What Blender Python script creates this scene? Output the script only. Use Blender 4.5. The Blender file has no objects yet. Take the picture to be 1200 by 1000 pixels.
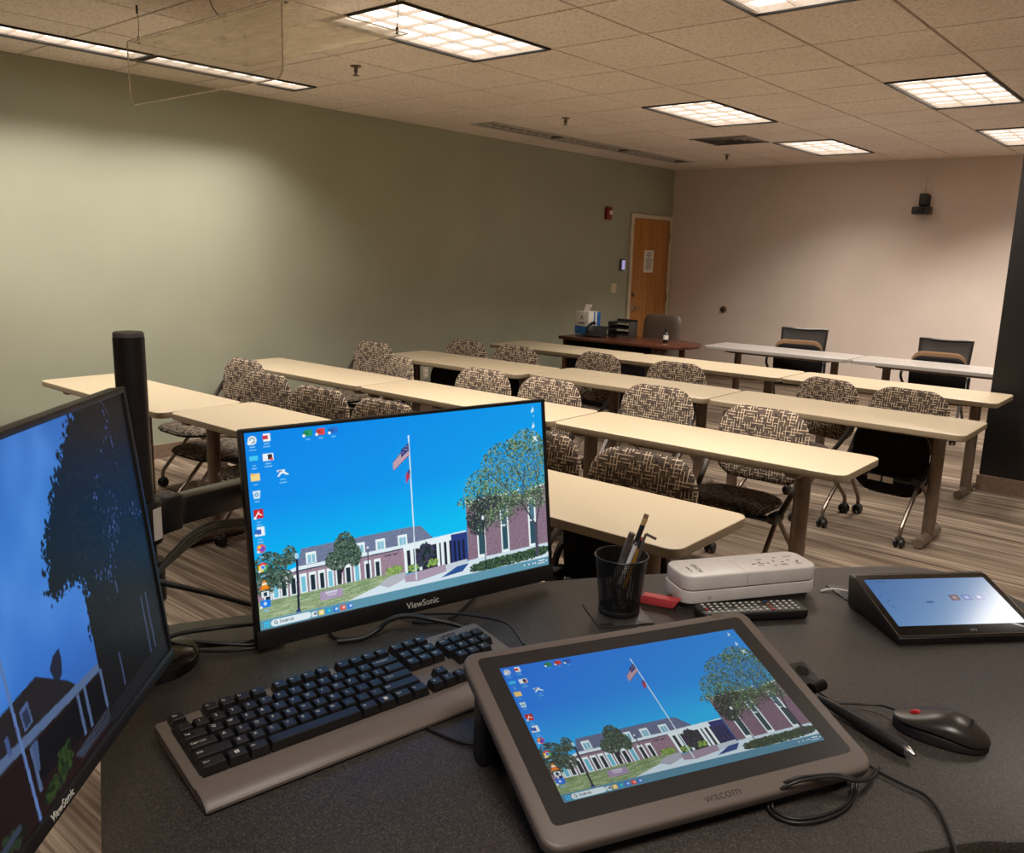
import bpy, bmesh, math, random
import numpy as np
from mathutils import Vector, Matrix, Euler

random.seed(7)
COL = bpy.context.scene.collection
PI = math.pi

# ------------------------------------------------------------------ camera (solved from the ceiling grid)
F_PX, YAW, PITCH, ROLL, CAM_Z = 1000.25, .697667, .201757, .026937, 1.605
def cam_matrix():
    cy, sy = math.cos(YAW), math.sin(YAW)
    f = Vector((-sy*math.cos(PITCH), cy*math.cos(PITCH), -math.sin(PITCH)))
    r = Vector((cy, sy, 0)); u = r.cross(f)
    c, s = math.cos(ROLL), math.sin(ROLL)
    r2 = c*r + s*u; u2 = -s*r + c*u
    return r2, u2, f
CR, CU, CF = cam_matrix()
def sight(px, py):
    return CR*((px-600)/F_PX) - CU*((py-500)/F_PX) + CF
def at_z(px, py, z):
    d = sight(px, py); t = (z-CAM_Z)/d.z
    return Vector((d.x*t, d.y*t, z))
def at_r(px, py, r):
    d = sight(px, py); t = r/math.hypot(d.x, d.y)
    return Vector((d.x*t, d.y*t, CAM_Z+d.z*t))

cd = bpy.data.cameras.new('camera'); cam = bpy.data.objects.new('camera', cd); COL.objects.link(cam)
cd.sensor_width = 36; cd.lens = F_PX/1200*36; cd.clip_start = .02; cd.clip_end = 60
m = Matrix.Identity(4)
for i in range(3):
    m[i][0], m[i][1], m[i][2] = CR[i], CU[i], -CF[i]
m[2][3] = CAM_Z
cam.matrix_world = m
bpy.context.scene.camera = cam

# ------------------------------------------------------------------ materials
def lin(c):
    return tuple(((x/255)/12.92 if x/255 <= .04045 else ((x/255+.055)/1.055)**2.4) for x in c)
def new_mat(name):
    mt = bpy.data.materials.new(name); mt.use_nodes = True
    nt = mt.node_tree; b = nt.nodes['Principled BSDF']
    return mt, nt, b
def N(nt, typ, **kw):
    n = nt.nodes.new(typ)
    for k, v in kw.items():
        if k in n.inputs: n.inputs[k].default_value = v
        else: setattr(n, k, v)
    return n
def coord(nt, scale=(1, 1, 1), which='Object', rot=(0, 0, 0)):
    tc = nt.nodes.new('ShaderNodeTexCoord'); mp = nt.nodes.new('ShaderNodeMapping')
    mp.inputs['Scale'].default_value = scale; mp.inputs['Rotation'].default_value = rot
    nt.links.new(tc.outputs[which], mp.inputs['Vector'])
    return mp.outputs['Vector']
def ramp(nt, fac, stops):
    r = nt.nodes.new('ShaderNodeValToRGB')
    el = r.color_ramp.elements
    while len(el) < len(stops): el.new(.5)
    for e, (p, c) in zip(el, stops):
        e.position = p; e.color = (*lin(c), 1)
    nt.links.new(fac, r.inputs['Fac'])
    return r.outputs['Color']
def mixc(nt, fac, a, b, mode='MIX'):
    n = nt.nodes.new('ShaderNodeMix'); n.data_type = 'RGBA'; n.blend_type = mode
    for sock, v in ((n.inputs[0], fac), (n.inputs[6], a), (n.inputs[7], b)):
        if hasattr(v, 'links'): nt.links.new(v, sock)
        elif isinstance(v, tuple): sock.default_value = (*lin(v), 1)
        else: sock.default_value = v
    return n.outputs[2]
def bump(nt, b, h, strength, dist=.002):
    bp = nt.nodes.new('ShaderNodeBump'); bp.inputs['Strength'].default_value = strength; bp.inputs['Distance'].default_value = dist
    nt.links.new(h, bp.inputs['Height']); nt.links.new(bp.outputs['Normal'], b.inputs['Normal'])
def plain(name, c, rough=.5, metal=0., var=.12, scale=40., bmp=0., spec=.5, c2=None, lo=.3, hi=.7):
    mt, nt, b = new_mat(name)
    nz = N(nt, 'ShaderNodeTexNoise', Scale=scale, Detail=3.)
    nt.links.new(coord(nt), nz.inputs['Vector'])
    a = tuple(max(0, x*(1-var)) for x in c); d = c2 or tuple(min(255, x*(1+var)) for x in c)
    nt.links.new(ramp(nt, nz.outputs['Fac'], [(lo, a), (hi, d)]), b.inputs['Base Color'])
    b.inputs['Roughness'].default_value = rough; b.inputs['Metallic'].default_value = metal
    b.inputs['Specular IOR Level'].default_value = spec
    if bmp: bump(nt, b, nz.outputs['Fac'], bmp)
    return mt
def glow(name, c, s, base=(20, 20, 20)):
    mt, nt, b = new_mat(name)
    b.inputs['Base Color'].default_value = (*lin(base), 1)
    nz = N(nt, 'ShaderNodeTexNoise', Scale=30.)
    nt.links.new(coord(nt), nz.inputs['Vector'])
    nt.links.new(ramp(nt, nz.outputs['Fac'], [(.2, tuple(x*.97 for x in c)), (.8, c)]), b.inputs['Emission Color'])
    b.inputs['Emission Strength'].default_value = s
    return mt

def wall_mat(name, c):
    mt, nt, b = new_mat(name)
    v = coord(nt)
    n1 = N(nt, 'ShaderNodeTexNoise', Scale=1.3, Detail=4.); n2 = N(nt, 'ShaderNodeTexNoise', Scale=160., Detail=2.)
    nt.links.new(v, n1.inputs['Vector']); nt.links.new(v, n2.inputs['Vector'])
    nt.links.new(ramp(nt, n1.outputs['Fac'], [(.3, tuple(x*.97 for x in c)), (.7, tuple(min(255, x*1.03) for x in c))]), b.inputs['Base Color'])
    b.inputs['Roughness'].default_value = .6; b.inputs['Specular IOR Level'].default_value = .25
    bump(nt, b, n2.outputs['Fac'], .12, .001)
    return mt
def carpet_mat():
    mt, nt, b = new_mat('carpet_striped')
    v = coord(nt, (.55, 62, 1)); v2 = coord(nt, (1.6, 17, 1)); v3 = coord(nt, (300, 300, 300))
    v4 = coord(nt, (.3, 5, 1))
    a = N(nt, 'ShaderNodeTexNoise', Scale=1., Detail=2.5, Roughness=.6); c = N(nt, 'ShaderNodeTexNoise', Scale=1., Detail=2.); d = N(nt, 'ShaderNodeTexNoise', Scale=1., Detail=1.)
    e = N(nt, 'ShaderNodeTexNoise', Scale=1., Detail=1.)
    for n, vv in ((a, v), (c, v2), (d, v3), (e, v4)): nt.links.new(vv, n.inputs['Vector'])
    s1 = ramp(nt, a.outputs['Fac'], [(.28, (100, 88, 79)), (.45, (142, 127, 113)), (.56, (170, 154, 137)), (.72, (202, 186, 164))])
    s2 = ramp(nt, c.outputs['Fac'], [(.3, (150, 142, 138)), (.55, (215, 210, 205)), (.75, (255, 250, 244))])
    s3 = ramp(nt, d.outputs['Fac'], [(.3, (150, 150, 150)), (.7, (255, 255, 255))])
    s4 = ramp(nt, e.outputs['Fac'], [(.35, (205, 200, 196)), (.65, (255, 255, 255))])
    x = mixc(nt, 1., s1, s2, 'MULTIPLY'); x = mixc(nt, .55, x, s3, 'MULTIPLY'); x = mixc(nt, 1., x, s4, 'MULTIPLY')
    nt.links.new(x, b.inputs['Base Color'])
    b.inputs['Roughness'].default_value = .95; b.inputs['Specular IOR Level'].default_value = .1
    bump(nt, b, d.outputs['Fac'], .5, .003)
    return mt
def tile_mat():
    mt, nt, b = new_mat('ceiling_tile')
    v = coord(nt)
    n1 = N(nt, 'ShaderNodeTexVoronoi', Scale=95.); n2 = N(nt, 'ShaderNodeTexNoise', Scale=55., Detail=4., Roughness=.7)
    n3 = N(nt, 'ShaderNodeTexNoise', Scale=1.1, Detail=2.)
    for n in (n1, n2, n3): nt.links.new(v, n.inputs['Vector'])
    c1 = ramp(nt, n2.outputs['Fac'], [(.33, (202, 186, 174)), (.5, (242, 228, 217)), (.7, (247, 235, 225))])
    c2 = ramp(nt, n3.outputs['Fac'], [(.3, (242, 240, 238)), (.7, (255, 255, 255))])
    nt.links.new(mixc(nt, 1., c1, c2, 'MULTIPLY'), b.inputs['Base Color'])
    b.inputs['Roughness'].default_value = .95; b.inputs['Specular IOR Level'].default_value = .1
    bump(nt, b, n2.outputs['Fac'], .5, .004)
    return mt
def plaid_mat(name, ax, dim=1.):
    """woven plaid: broken thin cream threads running both ways over a mottled dark brown ground"""
    mt, nt, b = new_mat(name)
    tc = nt.nodes.new('ShaderNodeTexCoord'); sp = nt.nodes.new('ShaderNodeSeparateXYZ'); nt.links.new(tc.outputs['Object'], sp.inputs[0])
    def mth(op, x, y=None, z=None):
        n = N(nt, 'ShaderNodeMath', operation=op)
        for i, v in enumerate((x, y, z)):
            if v is None: continue
            if hasattr(v, 'links'): nt.links.new(v, n.inputs[i])
            else: n.inputs[i].default_value = v
        return n.outputs[0]
    U_, V_ = sp.outputs[ax[0]], sp.outputs[ax[1]]
    def threads(a, l, pitch, wd, seg, thr, seed):
        q = mth('MULTIPLY', a, 1/pitch); row = mth('FLOOR', q); f = mth('FRACT', q)
        ln = mth('LESS_THAN', mth('ABSOLUTE', mth('SUBTRACT', f, .5)), wd/2)
        cx = nt.nodes.new('ShaderNodeCombineXYZ')
        nt.links.new(mth('MULTIPLY_ADD', row, 7.31, seed), cx.inputs[0]); nt.links.new(mth('MULTIPLY', l, 1/seg), cx.inputs[1])
        nz = N(nt, 'ShaderNodeTexNoise', Scale=1., Detail=0.); nt.links.new(cx.outputs[0], nz.inputs['Vector'])
        return mth('MULTIPLY', ln, mth('GREATER_THAN', nz.outputs['Fac'], thr))
    h1 = threads(V_, U_, .0150, .165, .040, .50, 1.); v1 = threads(U_, V_, .0150, .165, .040, .48, 5.)
    h2 = threads(V_, U_, .0075, .30, .026, .50, 11.); v2 = threads(U_, V_, .0075, .30, .026, .50, 17.)
    nz = N(nt, 'ShaderNodeTexNoise', Scale=60., Detail=2.); nt.links.new(tc.outputs['Object'], nz.inputs['Vector'])
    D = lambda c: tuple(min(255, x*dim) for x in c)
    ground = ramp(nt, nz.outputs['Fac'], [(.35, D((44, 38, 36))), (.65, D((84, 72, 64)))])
    x = mixc(nt, mth('MAXIMUM', h2, v2), ground, D((104, 89, 77)))
    x = mixc(nt, mth('MAXIMUM', h1, v1), x, D((224, 200, 170)))
    fine = N(nt, 'ShaderNodeTexNoise', Scale=420., Detail=1.); nt.links.new(tc.outputs['Object'], fine.inputs['Vector'])
    sh = ramp(nt, fine.outputs['Fac'], [(.3, (190, 190, 190)), (.65, (255, 255, 255))])
    nt.links.new(mixc(nt, .7, x, sh, 'MULTIPLY'), b.inputs['Base Color'])
    b.inputs['Roughness'].default_value = .9; b.inputs['Specular IOR Level'].default_value = .15
    bump(nt, b, fine.outputs['Fac'], .3, .002)
    return mt
def wood_mat(name, c1, c2, scale, rough=.35):
    mt, nt, b = new_mat(name)
    v = coord(nt, scale)
    n = N(nt, 'ShaderNodeTexNoise', Scale=1., Detail=5., Distortion=.4)
    nt.links.new(v, n.inputs['Vector'])
    nt.links.new(ramp(nt, n.outputs['Fac'], [(.3, c1), (.7, c2)]), b.inputs['Base Color'])
    b.inputs['Roughness'].default_value = rough
    return mt
def speck_mat(name, c, c2, rough, scale=700., b_s=.25, spec=.5):
    mt, nt, b = new_mat(name)
    v = coord(nt)
    n = N(nt, 'ShaderNodeTexNoise', Scale=scale, Detail=2.); nt.links.new(v, n.inputs['Vector'])
    nt.links.new(ramp(nt, n.outputs['Fac'], [(.35, c), (.62, tuple((a+d)/2 for a, d in zip(c, c2))), (.75, c2)]), b.inputs['Base Color'])
    b.inputs['Roughness'].default_value = rough; b.inputs['Specular IOR Level'].default_value = spec
    bump(nt, b, n.outputs['Fac'], b_s, .0006)
    return mt
def clear_mat(name, tint, gl, alpha_edge=.06):
    """thin clear acrylic: mostly see-through with its sheen painted in as pale patches"""
    mt = bpy.data.materials.new(name); mt.use_nodes = True; nt = mt.node_tree
    nt.nodes.remove(nt.nodes['Principled BSDF']); out = nt.nodes['Material Output']
    tr = nt.nodes.new('ShaderNodeBsdfTransparent'); tr.inputs['Color'].default_value = (*tint, 1)
    g = nt.nodes.new('ShaderNodeBsdfGlossy'); g.inputs['Roughness'].default_value = .08; g.inputs['Color'].default_value = (.9, .85, .75, 1)
    df = nt.nodes.new('ShaderNodeBsdfDiffuse'); df.inputs['Color'].default_value = (*lin((245, 236, 218)), 1)  # pale diffuse colour standing in for reflected light on the sheet
    nz = N(nt, 'ShaderNodeTexNoise', Scale=6., Detail=4.); nt.links.new(coord(nt, (1, 3, 1)), nz.inputs['Vector'])
    mr = N(nt, 'ShaderNodeMapRange'); mr.inputs['From Min'].default_value = .3; mr.inputs['From Max'].default_value = .8
    mr.inputs['To Min'].default_value = gl*.5; mr.inputs['To Max'].default_value = gl*1.5
    nt.links.new(nz.outputs['Fac'], mr.inputs['Value'])
    m1 = nt.nodes.new('ShaderNodeMixShader'); m2 = nt.nodes.new('ShaderNodeMixShader')
    nt.links.new(mr.outputs['Result'], m1.inputs[0]); nt.links.new(tr.outputs[0], m1.inputs[1]); nt.links.new(df.outputs[0], m1.inputs[2])
    m2.inputs[0].default_value = .05; nt.links.new(m1.outputs[0], m2.inputs[1]); nt.links.new(g.outputs[0], m2.inputs[2])
    nt.links.new(m2.outputs[0], out.inputs['Surface'])
    return mt
def mesh_mat(name, c, pitch, wire, plane='cyl'):
    """perforated sheet: a fine lattice of wire with see-through holes"""
    mt = bpy.data.materials.new(name); mt.use_nodes = True; nt = mt.node_tree
    b = nt.nodes['Principled BSDF']; out = nt.nodes['Material Output']
    b.inputs['Base Color'].default_value = (*lin(c), 1); b.inputs['Roughness'].default_value = .4
    tc = nt.nodes.new('ShaderNodeTexCoord'); sp = nt.nodes.new('ShaderNodeSeparateXYZ'); nt.links.new(tc.outputs['Object'], sp.inputs[0])
    if plane == 'cyl':
        a = N(nt, 'ShaderNodeMath', operation='ARCTAN2'); nt.links.new(sp.outputs['Y'], a.inputs[0]); nt.links.new(sp.outputs['X'], a.inputs[1])
        sc = N(nt, 'ShaderNodeMath', operation='MULTIPLY'); nt.links.new(a.outputs[0], sc.inputs[0]); sc.inputs[1].default_value = .04
        u = sc.outputs[0]
    else: u = sp.outputs['X']
    fs = []
    for s in (u, sp.outputs['Z']):
        md = N(nt, 'ShaderNodeMath', operation='PINGPONG'); nt.links.new(s, md.inputs[0]); md.inputs[1].default_value = pitch/2
        lt = N(nt, 'ShaderNodeMath', operation='LESS_THAN'); nt.links.new(md.outputs[0], lt.inputs[0]); lt.inputs[1].default_value = wire/2
        fs.append(lt.outputs[0])
    mx = N(nt, 'ShaderNodeMath', operation='MAXIMUM'); nt.links.new(fs[0], mx.inputs[0]); nt.links.new(fs[1], mx.inputs[1])
    tr = nt.nodes.new('ShaderNodeBsdfTransparent'); ms = nt.nodes.new('ShaderNodeMixShader')
    nt.links.new(mx.outputs[0], ms.inputs[0]); nt.links.new(tr.outputs[0], ms.inputs[1]); nt.links.new(b.outputs[0], ms.inputs[2])
    nt.links.new(ms.outputs[0], out.inputs['Surface'])
    return mt
def screen_mat(name, strength, rough=.25, gamma=1., spec=.5):
    mt, nt, b = new_mat(name)
    at = nt.nodes.new('ShaderNodeAttribute'); at.attribute_name = 'paint'
    b.inputs['Base Color'].default_value = (*lin((14, 14, 15)), 1); b.inputs['Roughness'].default_value = rough
    b.inputs['Specular IOR Level'].default_value = spec
    g = nt.nodes.new('ShaderNodeGamma'); g.inputs[1].default_value = gamma
    nt.links.new(at.outputs['Color'], g.inputs[0]); nt.links.new(g.outputs[0], b.inputs['Emission Color'])
    b.inputs['Emission Strength'].default_value = strength
    return mt
def louver_light_mat(strength):
    """lamp field above the louver: bright with warmer, darker bands between the tubes"""
    mt, nt, b = new_mat('lamp_field')
    n = N(nt, 'ShaderNodeTexNoise', Scale=9., Detail=2.); nt.links.new(coord(nt), n.inputs['Vector'])
    nt.links.new(ramp(nt, n.outputs['Fac'], [(.25, (232, 205, 182)), (.5, (255, 240, 226)), (.75, (255, 250, 244))]), b.inputs['Emission Color'])
    b.inputs['Base Color'].default_value = (.8, .8, .8, 1)
    b.inputs['Emission Strength'].default_value = strength
    return mt

M = {}
M['green'] = wall_mat('green_paint', (156, 160, 140))
M['beige'] = wall_mat('beige_paint', (214, 198, 186))
M['carpet'] = carpet_mat()
M['tile'] = tile_mat()
M['tbar'] = plain('ceiling_bar', (120, 100, 80), .7)
M['base'] = plain('baseboard_vinyl', (116, 94, 78), .55)
M['black_wall'] = wall_mat('black_panel', (26, 24, 24))
M['laminate'] = plain('tan_laminate', (170, 154, 127), .38, var=.05, scale=350., spec=.45)
M['laminate_edge'] = plain('tan_edge', (128, 112, 88), .45, var=.04)
M['white_lam'] = plain('pale_laminate', (156, 150, 145), .25, var=.03, scale=200.)
M['bronze'] = plain('bronze_metal', (112, 96, 84), .38, .55, var=.06)
M['chrome_dk'] = plain('gunmetal_tube', (126, 112, 102), .28, .85, var=.05)
M['black'] = plain('black_plastic', (22, 21, 22), .45, var=.15)
M['black_soft'] = plain('black_fabric', (17, 16, 18), .9, var=.25, scale=300., spec=.2)
M['black_gloss'] = plain('black_gloss', (12, 12, 13), .18, var=.1)
M['dark_metal'] = plain('dark_powder_coat', (30, 29, 31), .35, .2, var=.1)
M['plaid_back'] = plaid_mat('plaid_weave', ('X', 'Z'))
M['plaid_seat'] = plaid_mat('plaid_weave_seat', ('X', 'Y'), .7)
M['desk'] = speck_mat('desk_laminate', (34, 31, 30), (92, 84, 78), .45, 480.)
M['kb_grey'] = speck_mat('keyboard_grey', (104, 93, 85), (118, 106, 97), .42, 900., .1)
M['logo_dim'] = plain('engraved_logo', (58, 50, 46), .5)
M['upright'] = plain('dark_tube', (52, 45, 41), .4, .4)
M['key'] = plain('keycap_black', (26, 25, 26), .38, var=.1, scale=200.)
M['legend'] = plain('key_legend', (225, 222, 215), .5, var=.03)
M['tab_grey'] = speck_mat('tablet_grey', (98, 88, 82), (108, 97, 90), .45, 900., .05)
M['tab_glass'] = plain('tablet_glass', (36, 34, 34), .35, var=.04)
M['white_pl'] = plain('white_plastic', (250, 244, 240), .35, var=.02)
M['cream_pl'] = plain('cream_plastic', (214, 202, 176), .45, var=.03)
M['grey_pl'] = plain('grey_plastic', (96, 92, 90), .45, var=.05)
M['silver'] = plain('brushed_silver', (190, 188, 184), .25, .95, var=.05)
M['red'] = plain('red_plastic', (200, 30, 38), .4, var=.08)
M['alarm_red'] = plain('alarm_red', (128, 20, 26), .45, var=.08)
M['pinkred'] = plain('red_rubber', (214, 66, 72), .55, var=.08)
M['door'] = wood_mat('door_wood', (146, 92, 40), (188, 126, 62), (14, 14, .9), .35)
M['frame'] = plain('door_frame_paint', (206, 196, 170), .45, var=.03)
M['cherry'] = wood_mat('cherry_wood', (50, 26, 18), (84, 44, 30), (2, 30, 30), .25)
M['leather'] = plain('brown_leather', (84, 68, 58), .5, var=.1, scale=80., bmp=.2)
M['tan_fab'] = plain('tan_fabric', (146, 112, 80), .8, var=.12, scale=300.)
M['wood_pencil'] = plain('pencil_yellow', (196, 140, 52), .4, var=.05)
M['gold'] = plain('gold_ferrule', (222, 180, 110), .35, .35, var=.1)
M['tissue'] = plain('white_paper', (228, 222, 212), .8, var=.03)
M['blue'] = plain('blue_print', (26, 96, 170), .5, var=.15, scale=12.)
M['ink'] = plain('printed_ink', (60, 58, 60), .6, var=.1)
M['clear'] = clear_mat('clear_acrylic', (.97, .96, .93), .36)
M['clear2'] = clear_mat('clear_acrylic_flange', (.95, .95, .93), .07)
M['edge'] = plain('acrylic_edge', (226, 216, 198), .2, var=.1)
M['wire'] = plain('hanging_wire', (52, 46, 42), .4, .5)
M['cup'] = mesh_mat('wire_mesh_cup', (18, 18, 19), .0028, .0014)
M['mesh_fab'] = plain('grey_mesh_fabric', (52, 50, 50), .7, var=.2, scale=500.)
M['lamp'] = louver_light_mat(2.1)
M['louver'] = plain('louver_white', (222, 212, 200), .35, var=.03)
M['louver_off'] = plain('louver_unlit', (196, 190, 182), .4, var=.08)
M['reflector_off'] = plain('reflector_unlit', (105, 98, 92), .4, var=.1)

# ------------------------------------------------------------------ mesh building
class MB:
    def __init__(s): s.bm = bmesh.new()
    def merge(s, t, mtx=None, mi=0):
        if mtx is not None: t.transform(mtx)
        for f in t.faces: f.material_index = mi
        me = bpy.data.meshes.new('tmp'); t.to_mesh(me); t.free()
        s.bm.from_mesh(me); bpy.data.meshes.remove(me)
    def box(s, c, d, bev=0, seg=2, rot=None, mi=0, mtx=None):
        t = bmesh.new(); bmesh.ops.create_cube(t, size=1)
        bmesh.ops.scale(t, vec=Vector(d), verts=t.verts)
        if bev: bmesh.ops.bevel(t, geom=list(t.edges), offset=bev, segments=seg, affect='EDGES', profile=.5, clamp_overlap=True)
        x = Matrix.Translation(Vector(c))
        if rot is not None: x = x @ Euler(rot).to_matrix().to_4x4()
        if mtx is not None: x = mtx @ x
        s.merge(t, x, mi); return s
    def cyl(s, p0, p1, r0, r1=None, n=16, mi=0, mtx=None, bev=0):
        p0, p1 = Vector(p0), Vector(p1); r1 = r0 if r1 is None else r1
        t = bmesh.new(); L = (p1-p0).length
        bmesh.ops.create_cone(t, cap_ends=True, segments=n, radius1=r0, radius2=r1, depth=L)
        if bev:
            bmesh.ops.bevel(t, geom=[e for e in t.edges if len(e.link_faces) == 2 and any(len(f.verts) > 4 for f in e.link_faces)], offset=bev, segments=2, affect='EDGES', clamp_overlap=True)
        q = Vector((0, 0, 1)).rotation_difference((p1-p0).normalized()).to_matrix().to_4x4()
        x = Matrix.Translation((p0+p1)/2) @ q
        if mtx is not None: x = mtx @ x
        s.merge(t, x, mi); return s
    def tube(s, pts, r, n=8, smooth=0, mi=0, mtx=None, rs=None, closed=False):
        P = [Vector(p) for p in pts]
        if smooth:
            Q = []; m_ = len(P)
            rng = range(m_ if closed else m_-1)
            for i in rng:
                g = (lambda k: P[k % m_]) if closed else (lambda k: P[max(0, min(m_-1, k))])
                a, b, c, d = g(i-1), g(i), g(i+1), g(i+2)
                for j in range(smooth):
                    u = j/smooth
                    Q.append(.5*((2*b)+(c-a)*u+(2*a-5*b+4*c-d)*u*u+(3*b-a-3*c+d)*u**3))
            if not closed: Q.append(P[-1])
            if rs:
                rs = [rs[min(len(P)-1, int(i/smooth))] for i in range(len(Q))]
            P = Q
        t = bmesh.new(); rings = []; nrm = None
        for i, p in enumerate(P):
            d = (P[min(i+1, len(P)-1)]-P[max(i-1, 0)]).normalized() if not closed else (P[(i+1) % len(P)]-P[i-1]).normalized()
            if nrm is None:
                nrm = d.orthogonal().normalized()
            else:
                nrm = (nrm-d*nrm.dot(d)).normalized()
            bn = d.cross(nrm); rr = rs[i] if rs else r
            rings.append([t.verts.new(p+rr*(math.cos(a)*nrm+math.sin(a)*bn)) for a in [2*PI*k/n for k in range(n)]])
        for i in range(len(rings)-(0 if closed else 1)):
            A, B = rings[i], rings[(i+1) % len(rings)]
            for k in range(n): t.faces.new((A[k], A[(k+1) % n], B[(k+1) % n], B[k]))
        if not closed:
            t.faces.new(rings[0][::-1]); t.faces.new(rings[-1])
        s.merge(t, mtx, mi); return s
    def lathe(s, prof, n=24, mi=0, mtx=None, sx=1., sy=1.):
        t = bmesh.new(); rings = []
        for r, z in prof:
            rings.append([t.verts.new((sx*r*math.cos(2*PI*k/n), sy*r*math.sin(2*PI*k/n), z)) for k in range(n)] if r > 1e-6 else [t.verts.new((0, 0, z))])
        for A, B in zip(rings, rings[1:]):
            for k in range(n):
                k2 = (k+1) % n
                if len(A) == 1 and len(B) == 1: continue
                if len(A) == 1: t.faces.new((A[0], B[k2], B[k]))
                elif len(B) == 1: t.faces.new((A[k], A[k2], B[0]))
                else: t.faces.new((A[k], A[k2], B[k2], B[k]))
        bmesh.ops.recalc_face_normals(t, faces=t.faces)
        s.merge(t, mtx, mi); return s
    def prism(s, poly, z0, z1, bev=0, seg=2, mi=0, mtx=None, top_mi=None):
        t = bmesh.new()
        b = [t.verts.new((x, y, z0)) for x, y in poly]; u = [t.verts.new((x, y, z1)) for x, y in poly]
        n = len(poly); t.faces.new(b[::-1]); ft = t.faces.new(u)
        for k in range(n): t.faces.new((b[k], b[(k+1) % n], u[(k+1) % n], u[k]))
        bmesh.ops.recalc_face_normals(t, faces=t.faces)
        if bev:
            ed = [e for e in t.edges if abs(e.verts[0].co.z-e.verts[1].co.z) < 1e-7]
            bmesh.ops.bevel(t, geom=ed, offset=bev, segments=seg, affect='EDGES', profile=.5, clamp_overlap=True)
        s.merge(t, mtx, mi); return s
    def grid(s, fn, nu, nv, mi=0, mtx=None, both=False):
        t = bmesh.new()
        V = [[t.verts.new(fn(i/nu, j/nv)) for j in range(nv+1)] for i in range(nu+1)]
        for i in range(nu):
            for j in range(nv): t.faces.new((V[i][j], V[i+1][j], V[i+1][j+1], V[i][j+1]))
        s.merge(t, mtx, mi); return s
    def cushion(s, outline, front, back, deform=lambda p: p, rings=(0, .35, .6, .8, .92, .98, 1.), pw=4, mi=0, mi_b=None, mtx=None):
        """padded slab: outline in the xz plane (front towards -y), bulging front and back"""
        t = bmesh.new(); n = len(outline)
        def side(sgn, amt):
            out = []
            for sc in rings:
                h = amt*(max(0., 1-sc**pw))**.5
                if sc == 0: out.append([t.verts.new(deform(Vector((0, sgn*h, 0))))])
                else: out.append([t.verts.new(deform(Vector((x*sc, sgn*h, z*sc)))) for x, z in outline])
            return out
        f = side(-1, front); b = side(1, back)
        for R, mi_, flip in ((f, mi, False), (b, mi if mi_b is None else mi_b, True)):
            for A, B in zip(R, R[1:]):
                for k in range(n):
                    k2 = (k+1) % n
                    vs = (A[0], B[k], B[k2]) if len(A) == 1 else (A[k], B[k], B[k2], A[k2])
                    fc = t.faces.new(vs[::-1] if flip else vs); fc.material_index = mi_
        for k in range(n):
            pass
        bmesh.ops.remove_doubles(t, verts=f[-1]+b[-1], dist=1e-6)
        idx = {fc: fc.material_index for fc in t.faces}
        bmesh.ops.recalc_face_normals(t, faces=t.faces)
        if mtx is not None: t.transform(mtx)
        me = bpy.data.meshes.new('tmp'); t.to_mesh(me); t.free(); s.bm.from_mesh(me); bpy.data.meshes.remove(me)
        return s
    def text(s, body, size, mtx, depth=.0003, mi=0, align='CENTER', squeeze=1., shear=0.):
        cu = bpy.data.curves.new('txt', 'FONT'); cu.body = body; cu.size = size; cu.align_x = align; cu.align_y = 'CENTER'; cu.extrude = depth; cu.resolution_u = 3; cu.shear = shear
        o = bpy.data.objects.new('txt', cu); COL.objects.link(o)
        bpy.context.view_layer.update()
        me = bpy.data.meshes.new_from_object(o.evaluated_get(bpy.context.evaluated_depsgraph_get()))
        bpy.data.objects.remove(o); bpy.data.curves.remove(cu)
        t = bmesh.new(); t.from_mesh(me); bpy.data.meshes.remove(me)
        s.merge(t, mtx @ Matrix.Diagonal((squeeze, 1, 1, 1)), mi); return s
    def build(s, name, mats, parent=None, smooth=35):
        me = bpy.data.meshes.new(name); s.bm.to_mesh(me); s.bm.free()
        for x in (mats if isinstance(mats, (list, tuple)) else [mats]): me.materials.append(M[x] if isinstance(x, str) else x)
        if smooth is not None:
            me.polygons.foreach_set('use_smooth', [True]*len(me.polygons))
            me.set_sharp_from_angle(angle=math.radians(smooth))
        o = bpy.data.objects.new(name, me); COL.objects.link(o); o.parent = parent
        return o

def T(x, y, z): return Matrix.Translation((x, y, z))
def RX(a): return Matrix.Rotation(a, 4, 'X')
def RY(a): return Matrix.Rotation(a, 4, 'Y')
def RZ(a): return Matrix.Rotation(a, 4, 'Z')
def rrect(w, h, r, n=6, cx=0, cy=0):
    out = []
    rs = r if isinstance(r, (list, tuple)) else [r]*4        # tr, tl, bl, br
    for (sx, sy, a0), rr in zip(((1, 1, 0), (-1, 1, 90), (-1, -1, 180), (1, -1, 270)), rs):
        for k in range(n+1):
            a = math.radians(a0+90*k/n)
            out.append((cx+sx*(w/2-rr)+rr*math.cos(a), cy+sy*(h/2-rr)+rr*math.sin(a)))
    return out
def tag(o, label, cat, group=None):
    o['label'] = label; o['category'] = cat
    if group: o['group'] = group
    return o
def struct(o, label=None):
    o['kind'] = 'structure'
    if label: o['label'] = label
    return o
def thing(name, label, cat, loc=(0, 0, 0), rz=0., group=None, mtx=None):
    o = bpy.data.objects.new(name, None); COL.objects.link(o); o.empty_display_size = .1
    if mtx is not None:
        o.location = mtx.to_translation(); o.rotation_euler = mtx.to_euler()
    else:
        o.location = loc; o.rotation_euler = (0, 0, rz)
    return tag(o, label, cat, group)
KIDS = {}
def kids(o):
    return [c for c in COL.objects if c.parent == o]
def dup(o, parent=None, cache=None):
    """copy of a thing with copies of its parts and sub-parts (mesh data shared)"""
    c = o.copy(); COL.objects.link(c); c.parent = parent
    for ch in (kids(o)): dup(ch, c)
    return c
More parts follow.
